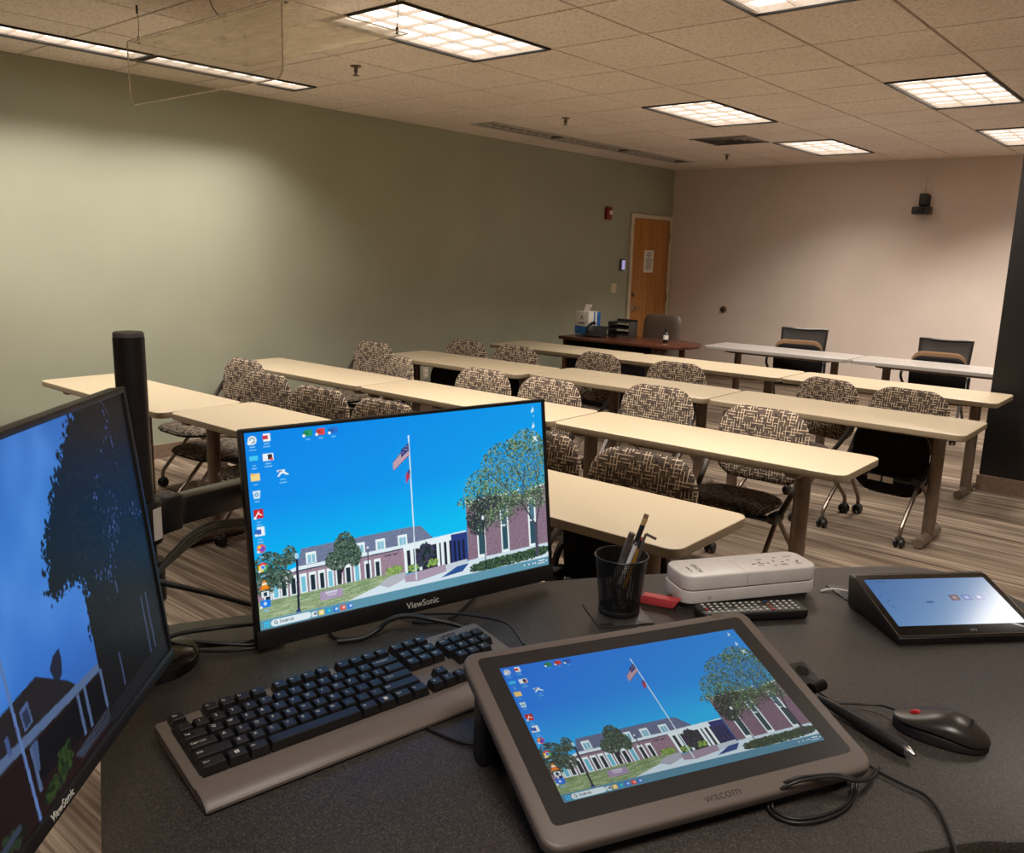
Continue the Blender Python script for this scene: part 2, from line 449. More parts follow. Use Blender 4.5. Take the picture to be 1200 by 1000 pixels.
P_NEAR, P_MID, P_FAR, P_FARR, P_WASH, P_UNSEEN = 46, 37, 34, 64, 23, 28
# ------------------------------------------------------------------ the room
XL, XR, YB, YF, ZC = -6.09, 2.6, 10.55, -2.2, 2.741
def shell(name, c, d, mt):
    b = MB(); b.box(c, d); return struct(b.build(name, mt, smooth=None))
shell('floor', ((XL+XR)/2, (YB+YF)/2, -.05), (XR-XL+.2, YB-YF+.2, .1), 'carpet')
shell('wall_left', (XL-.05, (YB+YF)/2, ZC/2+.05), (.1, YB-YF+.2, ZC+.1), 'green')
shell('wall_back', ((XL+XR)/2, YB+.05, ZC/2+.05), (XR-XL, .1, ZC+.1), 'beige')
shell('wall_right', (XR+.05, (YB+YF)/2, ZC/2+.05), (.1, YB-YF, ZC+.1), 'beige')
shell('wall_front', ((XL+XR)/2, YF-.05, ZC/2+.05), (XR-XL, .1, ZC+.1), 'beige')
shell('baseboard_left', (XL+.006, (9.49+YF)/2, .052), (.012, 9.49-YF, .104), 'base')
shell('baseboard_back', ((XL+XR)/2, YB-.006, .052), (XR-XL-.03, .012, .104), 'base')
# black pillar on the right with its own baseboard
PX0, PX1, PY0, PY1 = -1.262, .1, 6.79, 7.35
shell('pillar_wall_right', ((PX0+PX1)/2, (PY0+PY1)/2, ZC/2), (PX1-PX0, PY1-PY0, ZC-.004), 'black_wall')
b = MB()
b.box(((PX0+PX1)/2, PY0-.006, .058), (PX1-PX0+.024, .012, .116)); b.box((PX0-.006, (PY0+PY1)/2, .058), (.012, PY1-PY0, .116))
struct(b.build('baseboard_pillar', 'base', smooth=None))

# ------------------------------------------------------------------ ceiling: 2 ft lay-in tiles hung in a bar grid
XG = [XL]+[-2.588-.61*j for j in range(5, -9, -1)]
XG = [x for x in XG if x < XR-.1]+[XR]
YG = [YF, -1.29, -.68, -.07, .54, 1.15, 1.76, 2.345, 2.93, 3.49, 4.082, 4.778, 5.393, 5.999, 6.605, 7.205, 7.839, 8.454, 9.085, 9.705, 10.31, YB]
def xg(j): return -2.588-.61*j
LIGHTS = [(xg(2), xg(1), 2.93, 4.082), (xg(-1), xg(-2), 2.93, 4.082), (xg(2), xg(1), 5.999, 7.205), (xg(-1), xg(-2), 5.999, 7.205),
          (xg(2), xg(1), 8.454, 9.705), (xg(-1), xg(-2), 8.454, 9.705)]
SX0, SX1 = -5.628, -5.345                                   # the narrow wall-washing row beside the green wall
STRIPS_ON = [(.42, 1.63), (1.64, 2.85), (2.86, 4.075)]
STRIPS_OFF = [(6.0, 7.2), (7.21, 8.44), (8.455, 9.70)]
VENT = (xg(3), xg(2), 7.839, 8.454)
def covered(x0, x1, y0, y1):
    cx, cy = (x0+x1)/2, (y0+y1)/2
    for a, c, e, f in LIGHTS+[VENT]:
        if a < cx < c and e < cy < f: return True
    return False
b = MB()
def tile(x0, x1, y0, y1):
    g = .0055
    b.box(((x0+x1)/2, (y0+y1)/2, ZC+.0245), (x1-x0, y1-y0, .03), mi=1)
    if x1-x0 > 4*g and y1-y0 > 4*g:
        z0, z1 = ZC, ZC+.012
        t = bmesh.new()
        lo = [t.verts.new((x, y, z0)) for x, y in ((x0+g+.003, y0+g+.003), (x1-g-.003, y0+g+.003), (x1-g-.003, y1-g-.003), (x0+g+.003, y1-g-.003))]
        hi = [t.verts.new((x, y, z1)) for x, y in ((x0+g, y0+g), (x1-g, y0+g), (x1-g, y1-g), (x0+g, y1-g))]
        t.faces.new(lo[::-1])
        for k in range(4): t.faces.new((lo[k], lo[(k+1) % 4], hi[(k+1) % 4], hi[k]))
        b.merge(t, None, 0)
for x0, x1 in zip(XG, XG[1:]):
    for y0, y1 in zip(YG, YG[1:]):
        if covered(x0, x1, y0, y1): continue
        if abs(x0+5.638) < .01 and (y1 < 4.09 and y0 > .5 or (y0 > 5.98 and y1 < 9.72)):
            tile(SX1+.005, x1, y0, y1); continue
        tile(x0, x1, y0, y1)
struct(b.build('ceiling', ['tile', 'tbar'], smooth=None))

# ------------------------------------------------------------------ recessed louvered lights
def louver_light(name, label, x0, x1, y0, y1, nx, ny, on, group, cat='ceiling light'):
    cx, cy = (x0+x1)/2, (y0+y1)/2; w, l = x1-x0-.012, y1-y0-.012
    t = thing(name, label, cat, (cx, cy, ZC), group=group)
    b = MB(); e = .014
    for sx in (-1, 1): b.box((sx*(w/2-e/2), 0, -.003), (e, l, .012), .002)
    for sy in (-1, 1): b.box((0, sy*(l/2-e/2), -.003), (w, e, .012), .002)
    b.build('trim_frame', 'dark_metal' if on else 'louver_off', t)
    b = MB(); h = .085
    for sx in (-1, 1): b.box((sx*(w/2-.004), 0, h/2), (.006, l, h))
    for sy in (-1, 1): b.box((0, sy*(l/2-.004), h/2), (w, .006, h))
    b.box((0, 0, h+.003), (w, l, .006))
    b.build('housing', 'louver' if on else 'reflector_off', t, None)
    b = MB(); b.box((0, 0, .038), (w-.02, l-.02, .004)); b.build('lamp_panel', 'lamp' if on else 'reflector_off', t, None)
    b = MB(); ww, ll = w-.03, l-.03
    for sx in (-1, 1): b.box((sx*(ww/2-.003), 0, .016), (.005, ll, .016))
    for k in range(1, nx): b.box((-ww/2+ww*k/nx, 0, .016), (.005, ll, .016))
    for k in range(1, ny): b.box((0, -ll/2+ll*k/ny, .016), (ww, .005, .016))
    b.build('louver', 'louver' if on else 'louver_off', t, None)
    return t
places = ['beside the hanging acrylic panel', 'cut off by the top edge of the photo', 'in the middle of the ceiling before the square vent',
          'near the top right corner above the room', 'furthest back, just behind the square vent', 'at the right edge, above the wall camera']
for (x0, x1, y0, y1), pl in zip(LIGHTS, places):
    louver_light('ceiling_light', 'lit square-louvered ceiling light '+pl, x0, x1, y0, y1, 3, 6, True, 'lit louvered ceiling lights')
for k, (y0, y1) in list(enumerate(STRIPS_ON))[1:]:
    louver_light('strip_light', ['lit narrow ceiling strip, end section out of frame at left', 'lit narrow ceiling strip by the green wall, left section',
                 'lit narrow ceiling strip by the green wall, seen through the acrylic panel'][k], SX0, SX1, y0, y1, 1, 8, True, 'lit strip lights along the green wall')
for k, (y0, y1) in enumerate(STRIPS_OFF):
    louver_light('strip_light', ['unlit narrow ceiling strip by the green wall, section nearest the camera', 'unlit narrow ceiling strip by the green wall, middle section',
                 'unlit narrow ceiling strip by the green wall, section nearest the door'][k], SX0, SX1, y0, y1, 1, 9, False, 'unlit strip lights along the green wall')

WARM = (1., .90, .79)
def area(name, x, y, sx, sy, p, spread, z=ZC-.012, col=WARM, tilt=0.):
    ld = bpy.data.lights.new(name, 'AREA'); ld.shape = 'RECTANGLE'; ld.size = sx; ld.size_y = sy; ld.energy = p; ld.color = col
    ld.spread = math.radians(spread)
    o = bpy.data.objects.new(name, ld); COL.objects.link(o); o.location = (x, y, z); o.rotation_euler = (0, tilt, 0)
for (x0, x1, y0, y1), p in zip(LIGHTS, (P_NEAR, P_NEAR, P_MID, P_MID, P_FAR, P_FARR)):
    area('lamp', (x0+x1)/2, (y0+y1)/2, .52, 1.1, p, 118)
for y0, y1 in STRIPS_ON:
    area('wash_lamp', (SX0+SX1)/2, (y0+y1)/2, .2, 1.1, P_WASH, 116)
for x, y, p in ((xg(1.5), -.4, P_UNSEEN*.5), (xg(-4.5), 3.5, P_UNSEEN), (xg(-4.5), .2, P_UNSEEN*.5), (xg(-4.5), 6.6, P_UNSEEN), (xg(-4.5), 9.1, P_UNSEEN)):  # unseen lamps without fixtures, added to brighten desk and room
    area('lamp', x, y, .52, 1.1, p, 118)
w = bpy.data.worlds.new('room_world'); bpy.context.scene.world = w; w.use_nodes = True
w.node_tree.nodes['Background'].inputs['Color'].default_value = (.9, .85, .8, 1); w.node_tree.nodes['Background'].inputs['Strength'].default_value = .02

# square air diffuser
cx, cy = (VENT[0]+VENT[1])/2, (VENT[2]+VENT[3])/2
t = thing('ceiling_vent', 'square louvered air diffuser in the ceiling between two lit lights', 'ceiling vent', (cx, cy, ZC))
b = MB()
b.box((0, 0, .05), (.6, .6, .006)); b.build('back_plate', 'black', t, None)
b = MB()
for k, s in enumerate((.59, .45, .31, .17)):
    z = .002-.010*0
    for a in range(4):
        b.box((0, -s/2+.02, .012+.004*k), (s, .05, .005), rot=(-.5, 0, 0), mtx=RZ(a*PI/2))
b.build('vanes', 'reflector_off', t, None)
# sprinklers
for px, py, wh in ((417, 82, 'nearest the acrylic panel'), (663, 143, 'beside the unlit strips'), (852, 186, 'furthest back near the far wall')):
    p = at_z(px, py-5, ZC)
    t = thing('fire_sprinkler', 'small bronze fire sprinkler head on the ceiling, '+wh, 'sprinkler', p, group='ceiling sprinklers')
    b = MB(); b.lathe([(0, -.001), (.036, -.001), (.036, -.006), (.02, -.012), (0, -.012)], 20); b.build('escutcheon', 'bronze', t)
    b = MB(); b.cyl((0, 0, -.01), (0, 0, -.045), .009); b.tube([(-.014, 0, -.018), (-.012, 0, -.04), (0, 0, -.055), (.012, 0, -.04), (.014, 0, -.018)], .0035, smooth=4)
    b.lathe([(0, -.058), (.022, -.058), (.022, -.061), (0, -.062)], 16); b.build('nozzle', 'bronze', t)

# clear acrylic deflector hung on four wires
AX0, AX1, AY0, AY1, AZ = -4.37, -3.09, 2.19, 2.87, 2.57
t = thing('acrylic_panel', 'clear bent acrylic panel hanging on wires below the ceiling at top left', 'hanging panel', ((AX0+AX1)/2, (AY0+AY1)/2, AZ))
w2, d2 = (AX1-AX0)/2, (AY1-AY0)/2
b = MB(); b.box((0, .01, 0), (2*w2, 2*d2-.02, .005)); b.build('top_sheet', 'clear', t, None)
b = MB()
b.prism(rrect(2*w2, .30, [.012, .012, .05, .05]), -.0025, .0025, mtx=T(0, -d2, -.15) @ RX(PI/2)); b.build('front_flange', 'clear2', t, None)
b = MB()
o_ = [(x, -d2-.003, z-.15) for x, z in rrect(2*w2, .30, [.012, .012, .05, .05])]
b.tube(o_, .0032, n=6, closed=True)
b.tube([(-w2, -d2, 0), (-w2, d2, 0), (w2, d2, 0), (w2, -d2, 0)], .0026, n=6); b.build('polished_edge', 'edge', t)
for sx, sy in ((-1, -1), (1, -1), (1, 1), (-1, 1)):
    x, y = sx*(w2-.03), sy*(d2-.04)
    q = MB(); q.tube([(x, y, .02), (x+.004, y+.003, .09), (x, y, ZC-AZ-.001)], .0016, n=6, smooth=3); wo = q.build('hanging_wire', 'wire', t)
    q = MB(); q.cyl((x, y, -.006), (x, y, .025), .006); q.build('wire_clip', 'black', wo)
    q = MB(); q.cyl((x, y, ZC-AZ-.04), (x, y, ZC-AZ-.001), .005); q.build('wire_clip', 'black', wo)
b = MB(); b.tube([(-.10, -.22, .165), (-.09, -.2, .1), (-.03, -.17, .03), (-.05, -.12, .008)], .0025, n=6, smooth=5); b.box((-.22, -.08, .008), (.06, .02, .012), .004); b.build('loose_cord', 'wire', t)

# ------------------------------------------------------------------ door
D0, D1, DT = 9.50, 10.53, 2.13
struct_door = MB()
dr = bpy.data.objects.new('door_1', None); COL.objects.link(dr); dr.location = (XL, (D0+D1)/2, 0); struct(dr, 'wooden door with a paper notice in the green wall')
hw = (D1-D0)/2
b = MB(); b.box((.012, 0, 1.04), (.022, 2*hw-.12, 2.06), .003); leaf = b.build('door_leaf', 'door', dr)
b = MB()
for s in (-1, 1): b.box((.016, s*(hw-.028), DT/2), (.03, .056, DT), .004)
b.box((.016, 0, DT-.028), (.03, 2*hw-.1121, .056), .004); b.build('door_frame', 'frame', dr)
b = MB(); b.lathe([(0, 0), (.034, 0), (.034, .008), (.012, .014), (.012, .05), (0, .05)], 20, mtx=T(.024, -hw+.12, .93) @ RY(PI/2))
b.tube([(.07, -hw+.12, .93), (.075, -hw+.16, .93), (.072, -hw+.25, .928)], .011, n=10, smooth=4); b.build('door_handle', 'silver', leaf)
b = MB(); b.lathe([(0, 0), (.03, 0), (.028, .012), (0, .014)], 20, mtx=T(.024, -hw+.115, 1.1) @ RY(PI/2)); b.build('deadbolt', 'bronze', leaf)
for z in (.28, 1.05, 1.85):
    b = MB(); b.cyl((.034, hw-.06, z-.055), (.034, hw-.06, z+.055), .008); b.build('door_hinge', 'silver', dr)
# things on the green wall
def onL(px, py):
    d = sight(px, py); t_ = XL/d.x; return d.y*t_, CAM_Z+d.z*t_
nt_ = thing('paper_notice', 'white printed notice taped to the wooden door', 'paper sheet', (XL+.0245, 9.96, 1.53))
b = MB(); b.box((0, 0, 0), (.0012, .235, .29)); 
b.build('sheet', 'tissue', nt_, None)
b = MB()
rn = random.Random(3)
for k in range(13):
    z = .115-.018*k; L = rn.uniform(.06, .19)
    b.box((.0012, rn.uniform(-.02, .02), z), (.0006, L, .007))
b.build('printed_lines', 'ink', nt_, None)
t = thing('fire_alarm', 'small red fire alarm strobe high on the green wall', 'fire alarm', (XL, 8.97, 2.10))
b = MB(); b.box((.02, 0, 0), (.04, .11, .15), .006); b.build('case', 'alarm_red', t)
b = MB(); b.box((.048, .01, .01), (.02, .045, .05), .006); b.build('strobe_lens', 'white_pl', t)
t = thing('keypad', 'wall keypad with a glowing pale screen beside the door', 'keypad', (XL, 9.345, 1.48))
b = MB(); b.box((.014, 0, 0), (.028, .10, .15), .006); b.build('case', 'grey_pl', t)
M['lilac'] = glow('keypad_screen', (170, 160, 215), .8)
b = MB(); b.box((.029, .008, .0), (.003, .065, .115), .001); b.build('screen', 'lilac', t)
t = thing('light_switch', 'cream double light switch plate left of the door', 'light switch', (XL, 9.19, 1.19))
b = MB(); b.box((.004, 0, 0), (.008, .118, .118), .003); b.build('plate', 'cream_pl', t)
for s in (-1, 1):
    b = MB(); b.box((.012, s*.024, 0), (.010, .012, .026), .003, rot=(0, .3, 0)); b.build('toggle', 'white_pl', t)
t = thing('wall_outlet', 'cream electrical outlet low on the green wall', 'outlet', (XL, 5.9, .40))
b = MB(); b.box((.004, 0, 0), (.008, .075, .118), .003); b.build('plate', 'cream_pl', t)
for s in (-1, 1):
    b = MB(); b.box((.009, 0, s*.024), (.004, .034, .03), .006); b.build('socket', 'white_pl', t)
# things on the far wall
def onB(px, py):
    d = sight(px, py); t_ = YB/d.y; return d.x*t_, CAM_Z+d.z*t_
t = thing('wall_camera', 'black swivel conference camera on a wall bracket below a thin conduit', 'camera', (-2.87, YB, 2.24))
b = MB(); b.box((0, -.02, .03), (.11, .04, .17), .01); b.box((0, -.07, .06), (.09, .08, .13), .012); b.build('bracket', 'black', t)
b = MB(); b.box((0, -.1, -.062), (.19, .14, .085), .014); b.build('camera_base', 'black', t)
b = MB(); b.cyl((.01, -.168, -.062), (.01, -.186, -.064), .034, .03, 20); b.build('lens', 'black_gloss', t)
b = MB()
for s in (-.012, .035): b.box((s, -.004, .3), (.011, .008, .40), .002)
b.build('conduit', 'beige', t)
t = thing('wall_fitting', 'small round dark fitting low on the far wall beside the door', 'wall fitting', (-5.23, YB, .93))
b = MB(); b.lathe([(0, 0), (.045, 0), (.045, .012), (.03, .02), (0, .02)], 24, mtx=RX(PI/2)); b.build('rose', 'bronze', t)
b = MB(); b.lathe([(0, .02), (.018, .02), (.018, .026), (.024, .03), (.021, .038), (0, .040)], 20, mtx=RX(PI/2)); b.build('knob', 'black', t)
# ------------------------------------------------------------------ training tables
TZ = .725
def table_parts(t, L, Dp, top, leg_dy, leg_m, lx):
    b = MB(); b.prism(rrect(L, Dp, .05), TZ-.034, TZ, .0045, 3)
    for f in b.bm.faces:
        f.normal_update()
        if f.normal.z < .35: f.material_index = 1
    b.build('tabletop', [top, 'laminate_edge' if top == 'laminate' else top], t)
    for s in (-1, 1):
        x = lx[0] if s < 0 else lx[1]
        b = MB(); b.lathe([(.036, .045), (.036, TZ-.0345)], 20, mtx=T(x, leg_dy, 0)); b.cyl((x, leg_dy, .03), (x, leg_dy, .06), .036)
        b.box((x, leg_dy*.5, TZ-.046), (.06, min(.4, Dp-.12), .026), .006)
        lg = b.build('leg', leg_m, t)
        b = MB(); b.cyl((x, leg_dy-.195, .031), (x, leg_dy+.195, .031), .03, n=20, bev=.004); b.build('foot', leg_m, lg)
    b = MB(); b.box(((lx[0]+lx[1])/2, -.12, TZ-.049), (lx[1]-lx[0], .03, .03), .004); b.build('crossbar', leg_m, t)
ROWS = [  # name, table x limits, y near, y far
    ('front', [-5.77, -4.245, -2.725, -1.19], 2.225, 2.735),
    ('second', [-5.83, -4.285, -2.70, -1.145], 3.54, 4.02),
    ('third', [-5.50, -3.95, -2.485, -.985], 4.86, 5.415),
    ('fourth', [-5.53, -4.06, -2.57, -1.095], 6.19, 6.74)]
LEGS = {('front', 0): (-5.47, -4.79), ('front', 1): (-4.14, -2.86), ('front', 2): (-2.62, -1.40),
        ('second', 0): (-5.62, -4.33), ('second', 1): (-4.19, -2.878), ('second', 2): (-2.56, -1.39),
        ('third', 0): (-5.44, -4.215), ('third', 1): (-3.43, -2.71), ('third', 2): (-2.452, -1.20),
        ('fourth', 0): (-5.3, -4.28), ('fourth', 1): (-3.94, -2.82), ('fourth', 2): (-2.36, -1.30)}
where = ['by the green wall', 'in the middle of the row', 'at the right-hand end of the row']
proto = None
for rname, xs, y0, y1 in ROWS:
    for k in range(3):
        L = xs[k+1]-xs[k]-.012; cx, cy = (xs[k]+xs[k+1])/2, (y0+y1)/2
        lab = 'tan laminate training table in the %s row, %s' % (rname, where[k])
        t = thing('training_table', lab, 'table', (cx, cy, 0), group='tan training tables')
        if rname == 'front' and k == 0: t.location.y -= .05
        table_parts(t, L, y1-y0, 'laminate', -.06 if rname in ('front', 'second') else .12, 'bronze', [q-cx for q in LEGS[(rname, k)]])
        if (rname, k) == ('third', 0): t.location.y -= .10
for k, (x0, x1) in enumerate(((-4.12, -2.655), (-2.645, -1.17))):
    t = thing('training_table', 'pale grey-white table in the back row, '+['left one beside the dark wood desk', 'right one running behind the black pillar'][k], 'table', ((x0+x1)/2, 8.15, 0), group='pale back row tables')
    table_parts(t, x1-x0-.012, .52, 'white_lam', .1, 'bronze', (-.5, .5))

# ------------------------------------------------------------------ plaid nesting chairs
def caster(px, py, parent, zr=.03):
    b = MB()
    for s in (-1, 1): b.cyl((px+s*.008, py, zr), (px+s*.026, py, zr), zr, n=18, bev=.006)
    b.cyl((px-.01, py, zr), (px+.01, py, zr), .012); b.cyl((px, py, zr), (px, py, .085), .011)
    b.box((px, py, .052), (.03, .05, .022), .008)
    return b.build('caster', 'black', parent)
def chair_legs(t, mat):
    for s in (-1, 1):
        for sy, bend in ((-1, (.235, -.19, .14)), (1, (.235, .19, .155))):
            b = MB()
            b.tube([(s*.222, sy*.012, .345), (s*.226, sy*.04, .315), (s*.235, sy*.20, .145), (s*.236, sy*.232, .10), (s*.236, sy*.235, .07)], .0125, n=10, smooth=4)
            lg = b.build('leg', mat, t); caster(s*.236, sy*.235, lg)
def seat_outline():
    return rrect(.47, .45, .15, 8)
BACK = rrect(.50, .385, [.14, .14, .12, .12], 8)
def back_def(p):
    z = p.z+.65                                     # centre height
    y = .235+(z-.46)*.11-.12*p.x*p.x*2+.01
    return Vector((p.x, y+p.y, z))
def plaid_chair(name, label, flipped):
    t = thing(name, label, 'chair', group='plaid training chairs')
    b = MB(); b.cushion(BACK, .030, .012, back_def, mi=0, mi_b=1); b.build('backrest', ['plaid_back', 'black'], t, 60)
    chair_legs(t, 'chrome_dk')
    for s in (-1, 1):
        b = MB(); b.tube([(s*.222, 0, .335), (s*.240, .03, .40), (s*.250, .10, .47), (s*.256, .175, .55), (s*.252, .225, .62), (s*.236, .252, .67)], .015, n=10, smooth=4)
        b.build('upright', 'upright', t)
        b = MB(); b.box((s*.215, 0, .355), (.05, .12, .05), .015); b.build('hinge_hub', 'black', t)
    b = MB(); b.cyl((-.22, 0, .335), (.22, 0, .335), .012); b.box((0, .01, .335), (.34, .03, .03), .005)
    cb = b.build('crossbar', 'black', t)
    # the seat: built lying flat, tipped up about the crossbar when nested
    mt = T(0, 0, .335) @ (RX(math.radians(-84)) if flipped else Matrix.Identity(4)) @ T(0, 0, -.335)
    lay = T(0, -.12, .425) @ RX(-PI/2)             # outline xz -> xy, front face up
    def sd(p): return Vector((p.x, p.y + .10*abs(p.z/.225)**3*.18, p.z))
    rot = mt @ T(0, -.085, .42) @ Matrix(((1, 0, 0, 0), (0, 0, -1, 0), (0, -1, 0, 0), (0, 0, 0, 1)))
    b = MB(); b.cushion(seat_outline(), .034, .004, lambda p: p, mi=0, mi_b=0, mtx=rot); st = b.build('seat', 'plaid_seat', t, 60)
    b = MB(); b.cushion([(x*.985, z*.985) for x, z in seat_outline()], .001, .03, lambda p: Vector((p.x, p.y+.003, p.z)), mtx=rot); b.build('seat_shell', 'black_soft', st, 60)
    if flipped:
        b = MB()
        for x0, x1 in ((-.08, .0), (.012, .075)): b.box(((x0+x1)/2, -.022, .325), (x1-x0, .001, .035))
        b.build('paper_sticker', 'tissue', cb, None)
    return t
A = plaid_chair('plaid_chair', '', False); Bf = plaid_chair('plaid_chair', '', True)
used = {False: 0, True: 0}
def put_chair(x, y, rz, flip, label, group='plaid training chairs'):
    src = Bf if flip else A
    o = src if not used[flip] else dup(src)
    used[flip] = 1
    o.location = (x, y, 0); o.rotation_euler = (0, 0, math.radians(rz)); o['label'] = label; o['group'] = group
pc = 'plaid fabric chair '
CH = [  # top-of-back x, y, turn, tipped, label
    (-5.104, 3.255, 0, 0, pc+'at the front row, first from the green wall, set back'),
    (-4.477, 3.0, 3, 0, pc+'at the front row, second from the green wall, overlapping the first'),
    (-3.829, 2.90, 5, 0, pc+'at the front row, third from the green wall, above a screen corner'),
    (-3.265, 2.89, 2, 0, pc+'at the front row, fourth from the green wall, mostly behind the screen'),
    (-2.27, 2.90, -1, 0, pc+'at the front row, partly hidden by the right screen edge'),
    (-1.715, 2.875, 2, 1, pc+'at the front row, last on the right, its seat tipped up'),
    (-5.453, 4.699, 0, 0, pc+'at the second row, first from the green wall, pushed well back'),
    (-4.574, 4.20, -20, 0, pc+'at the second row, second from the green wall, turned aside'),
    (-3.742, 4.17, 0, 0, pc+'at the second row, third from the green wall'),
    (-3.187, 4.17, 0, 0, pc+'at the second row, fourth from the green wall, by a screen corner'),
    (-2.578, 4.44, 0, 0, pc+'at the second row, fifth from the green wall'),
    (-1.807, 4.222, 0, 0, pc+'at the second row, last on the right, its seat folded down'),
    (-5.075, 5.42, 0, 1, pc+'at the third row, first from the green wall, its seat tipped up'),
    (-4.53, 5.44, 0, 1, pc+'at the third row, second from the green wall, its seat tipped up'),
    (-3.80, 5.592, -10, 0, pc+'at the third row, third from the green wall'),
    (-3.087, 5.56, 0, 0, pc+'at the third row, fourth from the green wall'),
    (-1.98, 5.615, -19, 0, pc+'at the third row, second from the right end'),
    (-1.462, 5.56, -7, 1, pc+'at the third row, last on the right, tipped seat showing white stickers')]
for x, y, rz, fl, lab in CH:
    a = math.radians(rz); off = Vector((-math.sin(a), math.cos(a), 0))*.28
    put_chair(x-off.x, y-off.y, rz, bool(fl), lab)

# ------------------------------------------------------------------ black mesh-backed nesting chairs behind the pale tables
def mesh_chair(label):
    t = thing('mesh_chair', label, 'chair', group='black mesh-backed chairs')
    def bd(x, z): return Vector((x, .22+(z-.5)*.14-.25*x*x*.6, z))
    def wid(z): return .205+.022*(z-.5)/.42
    P_ = []
    for z in (.50, .64, .78, .90): P_.append(bd(-wid(z), z))
    top = [bd(x, .905-.016*(1-(x/.23)**2)) for x in (-.16, -.08, 0, .08, .16)]
    R_ = [bd(wid(z), z) for z in (.90, .78, .64, .50)]
    b = MB(); b.tube(P_+top+R_, .013, n=8); b.tube([P_[0], bd(0, .49), R_[-1]], .013, n=8, smooth=4); b.build('back_frame', 'black', t)
    b = MB(); b.grid(lambda u, v: bd((2*u-1)*wid(.5+.4*v), .5+.395*v-.014*v*(1-(2*u-1)**2)), 10, 10); b.build('mesh_back', 'mesh_fab', t, 60)
    chair_legs(t, 'black')
    for s in (-1, 1):
        b = MB(); b.tube([(s*.222, 0, .335), (s*.24, .08, .42), (s*.225, .20, .50), (s*.21, .225, .56)], .013, n=8, smooth=4); b.build('upright', 'black', t)
        b = MB(); b.tube([(s*.235, .06, .42), (s*.27, -.02, .47), (s*.285, -.12, .56), (s*.285, -.10, .615), (s*.285, .0, .635), (s*.285, .12, .635)], .013, n=8, smooth=4)
        b.box((s*.285, .02, .645), (.045, .24, .022), .009); b.build('armrest', 'black', t)
    b = MB(); b.cyl((-.22, 0, .335), (.22, 0, .335), .012); b.build('crossbar', 'black', t)
    rot = T(0, -.045, .425) @ RX(math.radians(-82)) @ T(0, 0, -.335) @ T(0, -.13, .42) @ Matrix(((1, 0, 0, 0), (0, 0, -1, 0), (0, -1, 0, 0), (0, 0, 0, 1)))
    b = MB(); b.cushion(rrect(.47, .48, [.10, .10, .06, .06], 6), .05, .012, mtx=rot); st = b.build('seat', 'tan_fab', t, 60)
    b = MB(); b.cushion(rrect(.49, .44, [.11, .11, .05, .05], 6), .001, .03, lambda p: Vector((p.x, p.y+.010, p.z-.022)), mtx=rot); b.build('seat_shell', 'black_soft', st, 60)
    return t
E1 = mesh_chair('black mesh-backed chair with tipped brown seat behind the left pale table'); E1.location = (-3.38, 8.56, 0); E1.rotation_euler = (0, 0, math.radians(12))
E2 = dup(E1); E2['label'] = 'black mesh-backed chair with tipped brown seat beside the black pillar'; E2.location = (-2.05, 8.56, 0); E2.rotation_euler = (0, 0, math.radians(4))

# ------------------------------------------------------------------ dark wood desk in the far corner and what stands on it
t = thing('wooden_desk', 'dark cherry wood desk with rounded end in the far left corner', 'desk', (-4.79, 7.66, 0))
pts = [(-.74, -.33), (.42, -.33), (.58, -.30), (.68, -.22), (.73, -.06), (.73, .06), (.68, .22), (.58, .30), (.42, .33), (-.74, .33)]
b = MB(); b.prism(pts, .705, .74, .008); b.build('desktop', 'cherry', t)
b = MB(); b.box((-.16, -.22, .36), (1.1, .03, .68), .004); b.build('modesty_panel', 'black_soft', t)
for x in (-.70, .40):
    b = MB(); b.box((x, 0, .352), (.035, .56, .704), .004); b.build('side_panel', 'cherry', t)
b = MB(); b.cyl((.62, -.08, 0), (.62, -.08, .704), .03); b.build('leg', 'cherry', t)
b = MB(); b.cyl((.26, -.236, .60), (.26, -.25, .60), .025, n=16); b.build('lock', 'silver', t)
t = thing('tissue_box', 'tall blue and white carton with a white tissue, on the dark desk by the wall', 'tissue box', (-5.43, 7.72, .7405), math.radians(-14))
b = MB(); b.box((0, 0, .125), (.22, .17, .25), .003); b.build('carton', 'tissue', t)
b = MB(); b.box((0, -.0855, .05), (.2202, .002, .085)); b.box((.1105, 0, .125), (.002, .02, .25)); b.box((.1105, .06, .125), (.002, .052, .25)); b.build('blue_print', 'blue', t, None)
b = MB(); b.text('A', .075, T(0, -.086, .185) @ RX(PI/2)); b.build('printed_mark', 'ink', t, None)
b = MB(); b.box((0, -.0865, .125), (.1, .001, .014)); b.build('printed_mark', 'ink', t, None)
b = MB(); b.cushion(rrect(.09, .09, .02, 3), .012, .012, lambda p: Vector((p.x*(.6+4*(p.z+.045)*1.2)+.02*math.sin(30*p.z), p.y+.014*math.sin(60*p.x), p.z*.9)), mtx=T(-.01, 0, .285)); b.build('tissue', 'tissue', t, 60)
t = thing('desk_phone', 'black desk telephone beside the tissue carton on the dark desk', 'telephone', (-5.20, 7.57, .7404), math.radians(8))
b = MB(); b.box((0, 0, .055), (.2, .2, .02), .006, rot=(.5, 0, 0)); b.box((0, .03, .03), (.16, .12, .06), .01); b.build('phone_base', 'black', t)
b = MB(); b.tube([(-.075, -.08, .05), (-.08, -.04, .105), (-.078, .05, .14), (-.075, .09, .13)], .018, n=10, smooth=4); b.build('handset', 'black_gloss', t)
b = MB(); b.tube([(-.09, -.1, .03), (-.13, -.12, .012), (-.12, -.02, .012), (-.1, .04, .02)], .005, n=6, smooth=5); b.build('cord', 'black', t)
t = thing('letter_tray', 'black two-shelf letter tray behind the telephone on the dark desk', 'letter tray', (-5.05, 7.84, .7404), math.radians(4))
